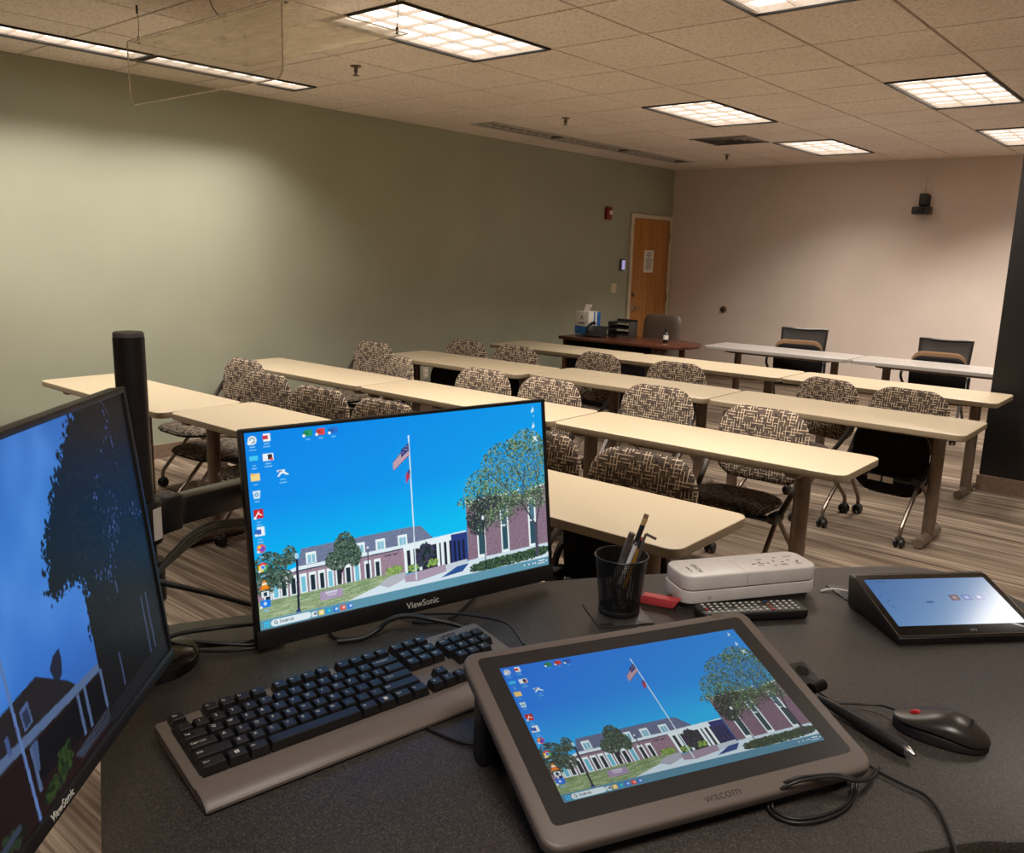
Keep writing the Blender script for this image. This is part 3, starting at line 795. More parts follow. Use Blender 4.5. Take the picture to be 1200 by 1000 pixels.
for z in (.02, .09, .155):
    b = MB(); b.box((0, 0, z), (.25, .2, .006), .002); b.box((0, .096, z+.012), (.25, .006, .03), .002); b.build('shelf', 'black', t)
for sx in (-1, 1):
    b = MB(); b.box((sx*.124, 0, .08), (.006, .19, .16), .002); b.build('side_panel', 'black', t)
t = thing('spray_bottle', 'small dark bottle with a white label on the dark desk', 'bottle', (-4.40, 7.64, .7405))
b = MB(); b.lathe([(0, 0), (.024, 0), (.026, .004), (.026, .09), (.012, .108), (.012, .115), (0, .115)], 20); b.build('bottle_body', 'black', t)
b = MB(); b.lathe([(.0264, .035), (.0264, .08)], 20); b.build('paper_label', 'tissue', t)
b = MB(); b.lathe([(0, .115), (.014, .115), (.014, .14), (.009, .15), (0, .15)], 16); b.build('cap', 'black_gloss', t)
# brown office chair behind the desk
t = thing('office_chair', 'brown upholstered office chair behind the dark wood desk', 'chair', (-4.95, 8.32, 0), math.radians(4))
b = MB(); b.cushion(rrect(.47, .52, [.10, .10, .08, .08], 8), .05, .03, lambda p: Vector((p.x, p.y+.2+(p.z)*.12-.12*p.x*p.x, p.z+.70))); b.build('backrest', 'leather', t, 60)
b = MB(); b.cushion(rrect(.5, .48, .09, 8), .05, .03, mtx=T(0, -.06, .45) @ RX(-PI/2)); b.build('seat', 'leather', t, 60)
b = MB(); b.cyl((0, 0, .1), (0, 0, .42), .028); b.build('column', 'black', t)
b = MB(); b.tube([(0, .1, .40), (0, .24, .42), (0, .235, .6)], .02, smooth=5); b.build('back_bracket', 'black', t)
for k in range(5):
    a = 2*PI*k/5+.3; b = MB(); b.tube([(0, 0, .11), (.15*math.cos(a), .15*math.sin(a), .10), (.28*math.cos(a), .28*math.sin(a), .075)], .018, n=8); lg = b.build('base_arm', 'black', t)
    caster(.28*math.cos(a), .28*math.sin(a), lg)
for s in (-1, 1):
    b = MB(); b.tube([(s*.24, -.05, .44), (s*.29, -.05, .5), (s*.29, -.05, .64)], .014, n=8, smooth=3); b.box((s*.29, 0, .65), (.05, .26, .03), .012); b.build('armrest', 'black', t)
# ------------------------------------------------------------------ pictures on the screens, painted cell by cell into vertex colours
class Paint:
    def __init__(s, W, H, ss=2, seed=1):
        s.W, s.H, s.ss = W, H, ss; s.w, s.h = W*ss, H*ss
        s.a = np.zeros((s.h, s.w, 3)); s.r = np.random.RandomState(seed)
        s.yy, s.xx = np.mgrid[0:s.h, 0:s.w]
    def _c(s, sub, msk, c, noise):
        col = np.array(c, float)
        if noise: 
            n = s.r.normal(0, noise, sub.shape[:2])[..., None]
            sub[msk] = np.clip(col+n, 0, 255)[msk] if n.ndim == 3 else col
        else: sub[msk] = col
    def poly(s, pts, c, noise=0):
        P = np.array([(u*s.w, v*s.h) for u, v in pts])
        x0, y0 = np.floor(P.min(0)).astype(int); x1, y1 = np.ceil(P.max(0)).astype(int)+1
        x0, y0, x1, y1 = max(x0, 0), max(y0, 0), min(x1, s.w), min(y1, s.h)
        if x1 <= x0 or y1 <= y0: return
        X = s.xx[y0:y1, x0:x1]+.5; Y = s.yy[y0:y1, x0:x1]+.5
        inside = np.zeros(X.shape, bool); n = len(P)
        for i in range(n):
            (xa, ya), (xb, yb) = P[i], P[i-1]
            if ya == yb: continue
            cnd = ((ya > Y) != (yb > Y)) & (X < (xb-xa)*(Y-ya)/(yb-ya)+xa); inside ^= cnd
        s._c(s.a[y0:y1, x0:x1], inside, c, noise)
    def rect(s, u0, v0, u1, v1, c, noise=0): s.poly([(u0, v0), (u1, v0), (u1, v1), (u0, v1)], c, noise)
    def dot(s, u, v, r, c, asp=1.):                       # r in widths
        cx, cy, R = u*s.w, v*s.h, r*s.w
        x0, x1 = int(max(cx-R-1, 0)), int(min(cx+R+2, s.w)); y0, y1 = int(max(cy-R*asp-1, 0)), int(min(cy+R*asp+2, s.h))
        if x1 <= x0 or y1 <= y0: return
        X = s.xx[y0:y1, x0:x1]+.5-cx; Y = (s.yy[y0:y1, x0:x1]+.5-cy)/asp
        s.a[y0:y1, x0:x1][X*X+Y*Y <= R*R] = c
    def line(s, p, q, wd, c):
        p = np.array(p)*(s.w, s.h); q = np.array(q)*(s.w, s.h); d = q-p; L = np.hypot(*d); nrm = np.array([-d[1], d[0]])/L*wd*s.w/2
        s.poly([tuple((x/np.array([s.w, s.h]))) for x in (p+nrm, q+nrm, q-nrm, p-nrm)], c)
    def foliage(s, blobs, n, cols, r0=.002, r1=.007):
        A = np.array([b[2]*b[3] for b in blobs]); A = A/A.sum()
        for _ in range(n):
            u0, v0, ru, rv = blobs[s.r.choice(len(blobs), p=A)]
            t = s.r.uniform(0, 2*PI); q = s.r.uniform(0, 1)**.55
            s.dot(u0+ru*q*math.cos(t), v0+rv*q*math.sin(t), s.r.uniform(r0, r1), cols[s.r.randint(len(cols))], s.r.uniform(.6, 1.2))
    def down(s):
        return s.a.reshape(s.H, s.ss, s.W, s.ss, 3).mean((1, 3))
GLY = {'S': '.##|#..|.#.|..#|##.', 'e': '...|.#.|###|#..|.##', 'a': '...|.##|#.#|#.#|.##', 'r': '...|#.#|##.|#..|#..', 'c': '...|.##|#..|#..|.##', 'h': '#..|#..|##.|#.#|#.#',
       'H': '#.#|#.#|###|#.#|#.#', 'A': '.#.|#.#|###|#.#|#.#', 'L': '#..|#..|#..|#..|###', 'B': '##.|#.#|##.|#.#|##.', 'K': '#.#|#.#|##.|#.#|#.#', 'E': '###|#..|##.|#..|###', 'R': '##.|#.#|##.|#.#|#.#', 'G': '.##|#..|#.#|#.#|.##'}
def write(p, txt, u, v, px, c):
    pu, pv = px/p.w, px/p.h
    for ch in txt:
        if ch in GLY:
            for j, row in enumerate(GLY[ch].split('|')):
                for i, x in enumerate(row):
                    if x == '#': p.rect(u+i*pu, v+j*pv, u+(i+1)*pu, v+(j+1)*pv, c)
        u += 4*pu
def sky(p, stops):
    v = (np.arange(p.h)+.5)/p.h
    for k in range(3): p.a[:, :, k] = np.interp(v, [x[0] for x in stops], [x[1][k] for x in stops])[:, None]
BRK, BRK2, TRIM, GLS, DK = (150, 124, 142), (128, 104, 122), (236, 250, 252), (120, 196, 220), (26, 40, 52)
def desktop():
    p = Paint(560, 315, 2, 5)
    sky(p, [(0, (0, 126, 236)), (.35, (0, 136, 240)), (.62, (0, 172, 246)), (1, (20, 190, 250))])
    p.a[:, :, 1] += np.linspace(0, 22, p.w)[None, :]
    # long low wing with slate roof
    p.poly([(0, .748), (.10, .728), (.36, .708), (.68, .70), (.68, .87), (0, .87)], BRK, 24)
    p.poly([(.118, .715), (.135, .622), (.47, .612), (.52, .616), (.562, .70), (.46, .71)], (104, 116, 148), 24)
    for u in (.163, .315, .382, .456):
        p.rect(u-.017, .648, u+.015, .708, TRIM); p.rect(u-.011, .662, u+.010, .705, (128, 190, 214)); p.line((u, .66), (u, .705), .002, TRIM)
    p.poly([(.06, .735), (.118, .712), (.46, .704), (.68, .690), (.68, .712), (.46, .722), (.12, .73), (.06, .75)], (226, 244, 252))
    p.poly([(.06, .751), (.12, .731), (.46, .724), (.68, .713), (.68, .717), (.46, .729), (.12, .737), (.06, .757)], (40, 66, 86))
    for k, u in enumerate((.028, .052, .076, .104, .134, .162, .190, .216, .243, .272, .300, .335, .367)):
        p.rect(u-.011, .752, u+.011, .856, TRIM); p.rect(u-.0065, .768, u+.0065, .850, (DK, (110, 190, 214), DK)[k % 3])
    write(p, 'SLAGER HALL', .388, .742, 1.3, (24, 24, 40))
    # portico
    p.poly([(.458, .722), (.62, .708), (.672, .704), (.678, .87), (.458, .87)], (30, 34, 52))
    p.poly([(.455, .714), (.68, .702), (.68, .728), (.455, .742)], (232, 246, 252))
    for u in (.462, .484, .512, .576, .592, .612): p.rect(u-.005, .73, u+.005, .866, TRIM)
    p.rect(.625, .70, .684, .87, (34, 52, 120)); 
    for u in (.637, .652, .668): p.rect(u-.004, .74, u+.004, .862, (20, 26, 50))
    # right block
    p.poly([(.686, .53), (1, .50), (1, .885), (.684, .885)], BRK2, 26)
    p.poly([(.684, .523), (1, .494), (1, .507), (.684, .54)], TRIM); p.poly([(.686, .55), (1, .522), (1, .528), (.686, .557)], (200, 214, 226))
    for u in (.737, .829, .940):
        p.rect(u-.016, .565, u+.016, .866, TRIM); p.rect(u-.010, .58, u+.010, .70, (70, 110, 128)); p.rect(u-.010, .71, u+.010, .85, (40, 74, 88))
    p.poly([(.684, .868), (1, .862), (1, .885), (.684, .90)], (206, 226, 238), 5)
    # ground
    p.poly([(0, .858), (.37, .848), (.46, .858), (.46, .95), (0, .95)], (138, 160, 116), 30)
    for _ in range(260):
        u, v = p.r.uniform(0, .38), p.r.uniform(.862, .945); p.line((u, v), (u+.03, v-.004), .0016, (104, 134, 94) if p.r.rand() < .5 else (168, 188, 146))
    p.poly([(.25, .955), (.44, .868), (.52, .90), (.68, .876), (1, .90), (1, .955)], (214, 232, 242), 4)
    p.poly([(.365, .90), (.40, .866), (.46, .856), (.46, .895), (.40, .925)], (176, 178, 190), 6)
    p.poly([(.455, .875), (.60, .862), (.60, .905), (.50, .925), (.455, .915)], (164, 146, 166), 8)
    p.poly([(.60, .865), (.68, .858), (.68, .885), (.60, .905)], (196, 208, 220), 5)
    p.poly([(.58, .935), (.64, .89), (.685, .885), (.66, .925)], (36, 74, 140))
    p.foliage([(.84, .915, .15, .03), (.76, .93, .07, .02), (.95, .905, .06, .028)], 2200, [(34, 58, 40), (52, 82, 56), (26, 42, 40), (70, 98, 66)], .0014, .004)
    p.foliage([(.42, .835, .03, .022), (.485, .845, .02, .02), (.55, .835, .025, .022)], 500, [(120, 160, 70), (158, 188, 90), (70, 110, 60)], .0012, .0034)
    p.foliage([(.535, .77, .03, .05), (.52, .815, .02, .03)], 200, [(24, 40, 40), (44, 60, 70), (60, 50, 84)], .003, .006)
    # trees
    cR = [(62, 96, 60), (96, 130, 84), (44, 70, 54), (118, 148, 104), (34, 54, 50), (140, 166, 124)]
    for a, bb in (((.955, .93), (.955, .72)), ((.955, .74), (.90, .58)), ((.955, .74), (.985, .55)), ((.90, .60), (.83, .45)), ((.90, .60), (.92, .40)), ((.985, .60), (.96, .38))):
        p.line(a, bb, .012 if a[1] > .9 else .006, (66, 66, 84))
    p.foliage([(.86, .40, .12, .20), (.78, .48, .10, .14), (.93, .30, .08, .15), (.97, .42, .06, .22), (.74, .62, .05, .10), (.80, .60, .08, .08), (.69, .53, .035, .035), (.92, .55, .07, .06)], 8500, cR, .0009, .0032)
    p.foliage([(.88, .40, .11, .14), (.95, .36, .04, .1)], 900, [(10, 140, 238), (30, 150, 236)], .0008, .0026)
    p.foliage([(.80, .62, .09, .10), (.92, .58, .07, .06), (.74, .66, .04, .08)], 800, [(40, 54, 50), (62, 74, 66), (30, 40, 46), (84, 96, 84)], .0009, .003)
    for a, bb in (((.955, .74), (.90, .58)), ((.955, .74), (.985, .55)), ((.90, .60), (.83, .45)), ((.90, .60), (.92, .40)), ((.985, .60), (.96, .38)), ((.92, .5), (.88, .36)), ((.83, .47), (.79, .4))): p.line(a, bb, .003, (58, 58, 66))
    p.foliage([(.72, .64, .035, .09), (.76, .55, .05, .05)], 700, [(30, 36, 44), (50, 50, 66), (40, 56, 50)], .0012, .0035)
    cM = [(36, 56, 48), (54, 80, 62), (78, 104, 86), (24, 36, 36), (100, 124, 108)]
    p.line((.245, .85), (.25, .76), .008, (40, 36, 44)); p.line((.25, .79), (.275, .72), .005, (40, 36, 44))
    p.foliage([(.268, .66, .035, .085), (.24, .72, .035, .05), (.295, .71, .022, .06), (.222, .70, .016, .03)], 2600, cM, .0009, .003)
    p.foliage([(.04, .70, .05, .09), (.02, .76, .035, .07), (.075, .76, .03, .05), (.1, .645, .02, .05), (.085, .67, .035, .025)], 2700, cM, .0009, .003)
    # lamp posts, flagpole, flags, sign
    p.line((.120, .67), (.113, .95), .0065, (22, 26, 52)); p.dot(.1195, .655, .006, (170, 214, 240), 1.5); p.rect(.106, .935, .120, .953, (40, 60, 120))
    p.line((.7475, .65), (.7485, .945), .004, (26, 28, 50)); p.dot(.747, .636, .005, (220, 236, 244), 1.5)
    p.line((.339, .69), (.335, .855), .003, (40, 40, 70)); p.dot(.339, .682, .003, (230, 240, 246), 1.4)
    p.line((.4985, .115), (.494, .918), .0042, (214, 236, 246)); p.dot(.4985, .112, .003, (235, 245, 250), 1.4)
    for k in range(9):
        f = k/9.; g = (k+1)/9.
        c = ((150, 40, 60), (226, 226, 240))[k % 2]
        p.poly([(.497, .15+.065*f), (.497, .15+.065*g), (.440, .245+.045*g), (.440, .245+.045*f)], c)
    p.poly([(.4975, .146), (.4975, .19), (.470, .222), (.470, .182)], (50, 56, 120))
    for q in ((.49, .165), (.483, .18), (.49, .182), (.476, .196)): p.dot(*q, .0014, (240, 240, 250))
    p.poly([(.4965, .29), (.482, .315), (.480, .37), (.4945, .335)], (196, 40, 70)); p.poly([(.4965, .29), (.488, .30), (.488, .325), (.496, .318)], (60, 60, 130))
    p.rect(.180, .868, .250, .916, (166, 146, 180), 7); p.rect(.196, .874, .234, .884, (216, 214, 232)); p.rect(.202, .89, .230, .897, (216, 214, 232))
    # task bar
    p.rect(0, .949, 1, 1, (86, 142, 166)); p.rect(0, .949, 1, .952, (110, 160, 182))
    p.rect(.011, .962, .018, .974, (40, 190, 244)); p.rect(.0195, .962, .0265, .974, (40, 190, 244)); p.rect(.011, .977, .018, .989, (40, 190, 244)); p.rect(.0195, .977, .0265, .989, (40, 190, 244))
    p.rect(.040, .959, .140, .993, (224, 240, 246)); p.dot(.040, .976, .0095, (224, 240, 246)); p.dot(.140, .976, .0095, (224, 240, 246))
    p.dot(.044, .974, .005, (60, 70, 80)); p.dot(.044, .974, .0032, (224, 240, 246)); p.line((.047, .98), (.050, .987), .0018, (60, 70, 80)); write(p, 'Search', .056, .967, 2., (70, 80, 90))
    for u, c, c2 in ((.159, (230, 236, 240), (90, 110, 130)), (.180, (244, 208, 100), (250, 240, 200)), (.202, (30, 150, 220), (70, 210, 190)), (.225, (30, 110, 220), (200, 225, 250)), (.2475, (226, 66, 60), (250, 190, 190)), (.270, (40, 110, 214), (200, 225, 250))):
        p.rect(u-.008, .963, u+.008, .990, c); p.rect(u-.002, .970, u+.006, .982, c2)
    for u in (.90, .918, .936, .945): p.dot(u, .973, .0028, (226, 240, 246))
    p.rect(.958, .962, .984, .968, (226, 240, 246)); p.rect(.954, .977, .984, .983, (226, 240, 246)); p.dot(.992, .972, .003, (226, 240, 246))
    # icons
    def cap(u, v, w=.014, two=True):
        p.rect(u-w*.6, v, u+w*.5, v+.006, (120, 190, 244))
        if two: p.rect(u-w*.8, v+.015, u+w*.7, v+.021, (120, 190, 244))
    u = .021
    p.dot(u, .04, .0125, (238, 246, 250)); p.dot(u, .04, .008, (40, 110, 130)); p.dot(u, .04, .0055, (238, 246, 250)); p.dot(u-.008, .052, .006, (238, 246, 250)); cap(u, .07)
    p.rect(u-.012, .117, u+.012, .142, (60, 200, 250)); p.rect(u-.004, .142, u+.004, .150, (30, 120, 200)); cap(u, .163, .009)
    p.rect(u-.013, .207, u+.013, .243, (250, 214, 130)); p.rect(u-.013, .203, u-.003, .212, (232, 180, 80)); cap(u, .258, .011, False)
    p.poly([(u-.011, .292), (u+.011, .292), (u+.008, .332), (u-.008, .332)], (214, 236, 246)); p.dot(u, .312, .0055, (30, 130, 200)); p.dot(u, .312, .003, (214, 236, 246)); cap(u, .343, .012, False)
    p.rect(u-.013, .386, u+.014, .432, (204, 26, 34)); p.line((u-.008, .424), (u+.002, .396), .003, (255, 255, 255)); p.line((u-.002, .406), (u+.010, .418), .003, (255, 255, 255)); p.dot(u-.010, .428, .004, (240, 240, 244)); cap(u, .447, .01)
    p.rect(u-.008, .474, u+.014, .520, (244, 248, 252)); p.rect(u-.015, .488, u+.004, .512, (40, 96, 190)); p.dot(u-.011, .515, .004, (240, 240, 244)); cap(u, .535, .011)
    p.dot(u, .585, .0125, (232, 90, 60)); p.dot(u+.003, .588, .008, (120, 70, 190)); p.dot(u-.005, .577, .005, (250, 190, 70)); p.dot(u-.009, .6, .004, (240, 240, 244)); cap(u, .625, .01, False)
    for a, c in ((0, (226, 60, 48)), (1, (60, 164, 84)), (2, (250, 206, 60))):
        q = 2*PI*a/3-PI/2; p.poly([(u, .681)]+[(u+.0135*math.cos(q-1.05+k*.35), .681+.024*math.sin(q-1.05+k*.35)) for k in range(7)], c)
    p.dot(u, .681, .007, (240, 246, 250)); p.dot(u, .681, .005, (50, 120, 230)); p.dot(u-.010, .70, .004, (240, 240, 244)); cap(u, .722, .011, False)
    p.poly([(u-.003, .75), (u+.003, .75), (u+.010, .785), (u-.010, .785)], (244, 140, 30)); p.rect(u-.0065, .762, u+.0065, .771, (250, 246, 240)); p.rect(u-.014, .785, u+.014, .795, (240, 120, 20)); p.rect(u-.010, .805, u+.012, .835, (230, 240, 246)); p.rect(u-.004, .81, u+.006, .83, (30, 50, 70))
    p.rect(u-.016, .850, u+.014, .888, (20, 116, 232)); p.dot(u-.002, .868, .005, (200, 220, 250)); p.dot(u-.014, .884, .004, (240, 240, 244)); cap(u, .90, .015, False)
    u = .061
    p.rect(u-.009, .012, u+.011, .052, (248, 250, 252)); p.rect(u-.011, .022, u+.004, .042, (206, 50, 60)); cap(u, .06)
    p.rect(u-.015, .112, u+.016, .150, (240, 246, 252)); p.rect(u, .117, u+.012, .145, (40, 40, 50)); p.dot(u+.010, .142, .004, (230, 60, 60)); cap(u, .16, .015)
    p.poly([(.083, .203), (.108, .203), (.104, .212), (.118, .232), (.110, .232), (.098, .22), (.086, .238), (.083, .232), (.094, .212), (.083, .212)], (240, 248, 252)); p.rect(.087, .206, .098, .211, (30, 60, 90)); cap(.099, .25, .014)
    for u, c in ((.181, (30, 150, 96)), (.2195, (222, 62, 60)), (.258, (34, 104, 206))):
        p.rect(u-.010, .016, u+.013, .050, c); p.rect(u-.014, .024, u, .042, tuple(int(x*.8) for x in c)); p.dot(u-.012, .045, .0045, (240, 246, 250)); cap(u, .062, .012, False)
    for v in (.04, .135):
        p.poly([(.957, v+.015), (.966, v-.022), (.968, v), (.972, v+.004), (.960, v+.018)], (226, 242, 250)); cap(.968, v+.035, .009, False)
    p.poly([(.957, .20), (.978, .202), (.972, .215), (.984, .235), (.975, .230), (.968, .222), (.958, .238), (.966, .214)], (226, 242, 250)); cap(.969, .25, .011, False)
    return p.down()
def side_picture():
    p = Paint(360, 214, 2, 9)
    V = 1/1.055
    sky(p, [(0, (44, 104, 196)), (.3, (56, 124, 222)), (.6, (52, 116, 216)), (.8, (44, 96, 186)), (1, (40, 80, 160))])
    for _ in range(70):
        u, v = p.r.uniform(.3, .72), p.r.uniform(.05, .62); p.dot(u, v, p.r.uniform(.006, .02), tuple(int(x) for x in (np.array((66, 132, 226))+p.r.randint(-6, 14))), 2.4)
    a = p.a.copy()
    for _ in range(3):
        for ax in (0, 1):
            k = 13; c = np.cumsum(np.pad(a, [(k, k) if i == ax else (0, 0) for i in range(3)], mode='edge'), axis=ax)
            n_ = a.shape[ax]; sl = lambda s_: tuple(slice(s_, s_+n_) if i == ax else slice(None) for i in range(3))
            a = (c[sl(2*k-1)]-c[sl(0)])/(2*k-1)
    p.a = a
    # roofs and walls
    p.poly([(0, .72*V), (.30, .70*V), (.46, .681*V), (.553, .778*V), (.60, .85*V), (0, .98*V)], (30, 27, 30), 2)
    p.poly([(0, .80*V), (.325, .797*V), (.68, .822*V), (.68, .85*V), (.325, .83*V), (0, .83*V)], (78, 100, 140))
    p.poly([(0, .83*V), (.68, .85*V), (.68, 1), (0, 1)], (26, 14, 16), 2)
    p.poly([(.40, .85*V), (.68, .86*V), (.68, .99*V), (.40, .96*V)], (10, 10, 14))
    p.poly([(.67, .60*V), (1, .55*V), (1, 1), (.67, 1)], (16, 14, 16), 2)
    p.poly([(.397, .729*V), (.424, .72*V), (.428, .788*V), (.40, .795*V)], (70, 92, 140)); p.poly([(.402, .742*V), (.42, .736*V), (.423, .782*V), (.405, .787*V)], (36, 46, 72))
    p.poly([(.345, .76*V), (.356, .755*V), (.358, .81*V), (.347, .81*V)], (60, 80, 130))
    for u in (.408, .575, .603, .672): p.poly([(u-.005, .845*V), (u+.005, .845*V), (u+.007, .985*V), (u-.003, .985*V)], (74, 92, 132))
    p.poly([(.41, .842*V), (.43, .845*V), (.42, .93*V), (.41, .93*V)], (60, 80, 120))
    for k in range(6): p.line((.53+.004*k, (1.01+.005*k)*V), (.678, (.99+.009*k)*V), .003, (50, 58, 76))
    for k in range(40): p.line((.2+.01*k, .99), (.2+.01*k+.02, .975+.01*(k % 3)), .001, (44, 26, 26))
    p.foliage([(.50, .93, .03, .04), (.45, .965, .04, .02)], 120, [(28, 44, 22), (16, 24, 16), (40, 58, 26)], .003, .008)
    p.foliage([(.30, .97, .05, .03)], 60, [(34, 46, 30), (16, 22, 18)], .003, .008)
    p.line((.18, .985), (.34, .955), .012, (46, 54, 70))
    # dish
    p.poly([(.505, .70*V), (.522, .672*V), (.545, .664*V), (.548, .70*V), (.540, .745*V), (.528, .752*V), (.512, .735*V)], (26, 30, 48)); p.line((.53, .74*V), (.52, .79*V), .006, (22, 24, 34))
    # tree mass on the right
    edge = [(.80, -.02), (.775, .006), (.735, .06), (.70, .11), (.688, .16), (.66, .20), (.635, .238), (.61, .30), (.584, .359), (.575, .42), (.564, .50), (.60, .50), (.64, .49), (.67, .505), (.69, .56), (.70, .66), (.68, .72), (.72, .84), (1.02, .80), (1.02, -.02)]
    p.poly([(u, v*V) for u, v in edge], (12, 13, 13))
    for (u, v), (u2, v2) in zip(edge[:16], edge[1:17]):
        for k in range(70):
            f = p.r.rand(); p.dot(u+(u2-u)*f+p.r.normal(0, .013), (v+(v2-v)*f+p.r.normal(0, .016))*V, p.r.uniform(.0012, .0045), (10, 15, 13), 1.3)
    p.foliage([(.83, .40, .17, .42)], 2600, [(16, 18, 17), (24, 28, 25), (8, 9, 9), (32, 35, 29), (12, 14, 13)], .0012, .0036)
    for cu, cv, n, rr in ((.90, .06, 18, .03), (.85, .38, 22, .035), (.82, .46, 16, .03), (.96, .44, 10, .02), (.80, .27, 9, .03), (.88, .22, 8, .05), (.74, .56, 8, .015), (.79, .58, 14, .022)):
        for _ in range(n*2): p.dot(cu+p.r.normal(0, rr*.7), (cv+p.r.normal(0, rr))*V, p.r.uniform(.0008, .0026), ((54, 74, 132), (70, 92, 160), (30, 40, 70))[p.r.randint(3)], 1.6)
    for u, v0, v1 in ((.904, .757, .987), (.93, .76, .99), (.757, .86, .985), (.80, .62, .67)): p.poly([(u, v0*V), (u+.007, v0*V), (u+.009, v1*V), (u+.002, v1*V)], (52, 64, 96))
    p.poly([(.68, .95), (1, .93), (1, 1), (.68, 1)], (24, 24, 26), 1)
    p.line((.372, .40), (.392, 1.), .008, (86, 116, 176))
    return p.down()
def panel_picture():
    p = Paint(240, 150, 2, 3)
    X, Y = p.xx/p.w, p.yy/p.h
    base = np.stack([70+60*X+30*Y, 120+50*X+30*Y, 190+30*X+20*Y], -1)
    p.a = base
    for v in (.35, .47, .6): p.dot(.045+.03*(v > .4), v, .008, (40, 80, 170), 1.3)
    p.rect(.09, .04, .17, .06, (60, 90, 150))
    p.rect(.36, .50, .42, .54, (50, 90, 170)); p.rect(.30, .46, .48, .465, (90, 130, 200))
    for k, (u, c) in enumerate(((.615, (96, 66, 74)), (.715, (86, 110, 196)), (.815, (120, 140, 206)))):
        p.rect(u-.035, .38, u+.035, .50, c); p.rect(u-.024, .40, u+.024, .48, tuple(min(255, x+50) for x in c)); p.rect(u-.010, .42, u+.010, .46, tuple(min(255, x+110) for x in c))
    return p.down()
def screen_mesh(name, img, w, h):
    H, W = img.shape[:2]
    xs = np.linspace(-w/2, w/2, W+1); ys = np.linspace(h/2, -h/2, H+1)
    co = np.zeros((H+1, W+1, 3)); co[..., 0] = xs[None, :]; co[..., 1] = ys[:, None]
    idx = np.arange((H+1)*(W+1)).reshape(H+1, W+1)
    q = np.stack([idx[1:, :-1], idx[1:, 1:], idx[:-1, 1:], idx[:-1, :-1]], -1).reshape(-1)
    me = bpy.data.meshes.new(name); nf = H*W
    me.vertices.add((H+1)*(W+1)); me.vertices.foreach_set('co', co.reshape(-1))
    me.loops.add(nf*4); me.loops.foreach_set('vertex_index', q.astype(np.int32))
    me.polygons.add(nf); me.polygons.foreach_set('loop_start', (np.arange(nf)*4).astype(np.int32))
    me.update(calc_edges=True)
    s = np.clip(img/255., 0, 1); L = np.where(s <= .04045, s/12.92, ((s+.055)/1.055)**2.4)
    at = me.attributes.new('paint', 'FLOAT_COLOR', 'CORNER')
    c = np.ones((nf, 4, 4)); c[..., :3] = L.reshape(nf, 1, 3)
    at.data.foreach_set('color', c.reshape(-1).astype(np.float32))
    return me
def put_screen(me, mt, parent, mtx=Matrix.Identity(4), name='screen'):
    if not me.materials: me.materials.append(mt)
    o = bpy.data.objects.new(name, me); COL.objects.link(o); o.parent = parent; o.matrix_local = mtx
    return o
# ------------------------------------------------------------------ the standing desk the camera looks over
DZ = 1.005
def smooth_poly(pts, n=5):
    out = []; m_ = len(pts)
    for i in range(m_):
        a, b, c, d = [Vector(pts[k % m_]) for k in (i-1, i, i+1, i+2)]
        for j in range(n):
            u = j/n; q = .5*((2*b)+(c-a)*u+(2*a-5*b+4*c-d)*u*u+(3*b-a-3*c+d)*u**3); out.append((q.x, q.y))
    return out
t = thing('lectern_desk', 'black speckled standing-height desk with curved edges in the foreground', 'desk', (0, 0, 0))
outer = [(-.788, .318), (-.64, .252), (-.52, .262), (-.42, .42), (-.28, .70), (-.143, .918), (-.09, .972), (.0, 1.06), (.10, 1.17), (.17, 1.28), (.16, 1.40), (.08, 1.50), (-.22, 1.727), (-.29, 1.772), (-.37, 1.793), (-.45, 1.757), (-.56, 1.637), (-.772, 1.389), (-.893, 1.227), (-1.03, 1.01), (-1.175, .745), (-1.235, .63), (-1.245, .56), (-1.20, .505), (-.94, .386)]
b = MB(); b.prism(smooth_poly(outer, 4), DZ-.032, DZ, .004, 2); top_ = b.build('desktop', 'desk', t, 40)
b = MB(); b.box((-.52, .98, .50), (.95, .52, .88), .01, rot=(0, 0, math.radians(50))); b.build('cabinet', 'black', t)
b = MB(); b.box((-.52, .98, .03), (1.0, .56, .06), .01, rot=(0, 0, math.radians(50))); b.build('plinth', 'dark_metal', t)
for (x, y, w_, d_, r_) in ((-.730, 1.163, .096, .096, 53), (-.470, 1.548, .062, .07, 50)):
    b = MB(); mm = T(x, y, DZ) @ RZ(math.radians(r_)); b.box((0, 0, .0012), (w_, d_, .0025), .001, mtx=mm); gp = b.build('grommet_plate', 'desk', t)
    b = MB()
    if x < -.6:
        for q in (-.034, .034): b.box((q, -d_/2+.006, .0028), (.024, .010, .001), mtx=mm)
    else: b.lathe([(0, .003), (.017, .003), (.018, .0034), (.018, .0024)], 20, mtx=mm @ T(-.006, -.005, 0), sy=.7)
    b.build('cable_hole', 'black', gp, None)

# ------------------------------------------------------------------ monitors
def ortho(r, u):
    r = Vector(r).normalized(); u = Vector(u); u = (u-r*u.dot(r)).normalized(); n = r.cross(u)
    return Matrix(((r.x, u.x, n.x, 0), (r.y, u.y, n.y, 0), (r.z, u.z, n.z, 0), (0, 0, 0, 1)))
def at_mtx(c, r, u): return Matrix.Translation(Vector(c)) @ ortho(r, u)
img_desk = desktop(); me_desk = screen_mesh('desktop_picture', img_desk, .527, .2964)
M['scr_main'] = screen_mat('screen_bright', .92, .3, 1.0)
M['scr_tab'] = screen_mat('screen_matte', .60, .45, 1.2)
M['scr_side'] = screen_mat('screen_side', .75, .4, 1.0, .15)
M['scr_panel'] = screen_mat('screen_panel', .6, .16, 1.0, .5)
m_main = at_mtx((-.983, .927, 1.193), (.284, .959, .013), (-.122, .023, .992))
t = thing('monitor', 'black desktop monitor showing a blue-sky campus picture, centre of the desk', 'monitor', mtx=m_main)
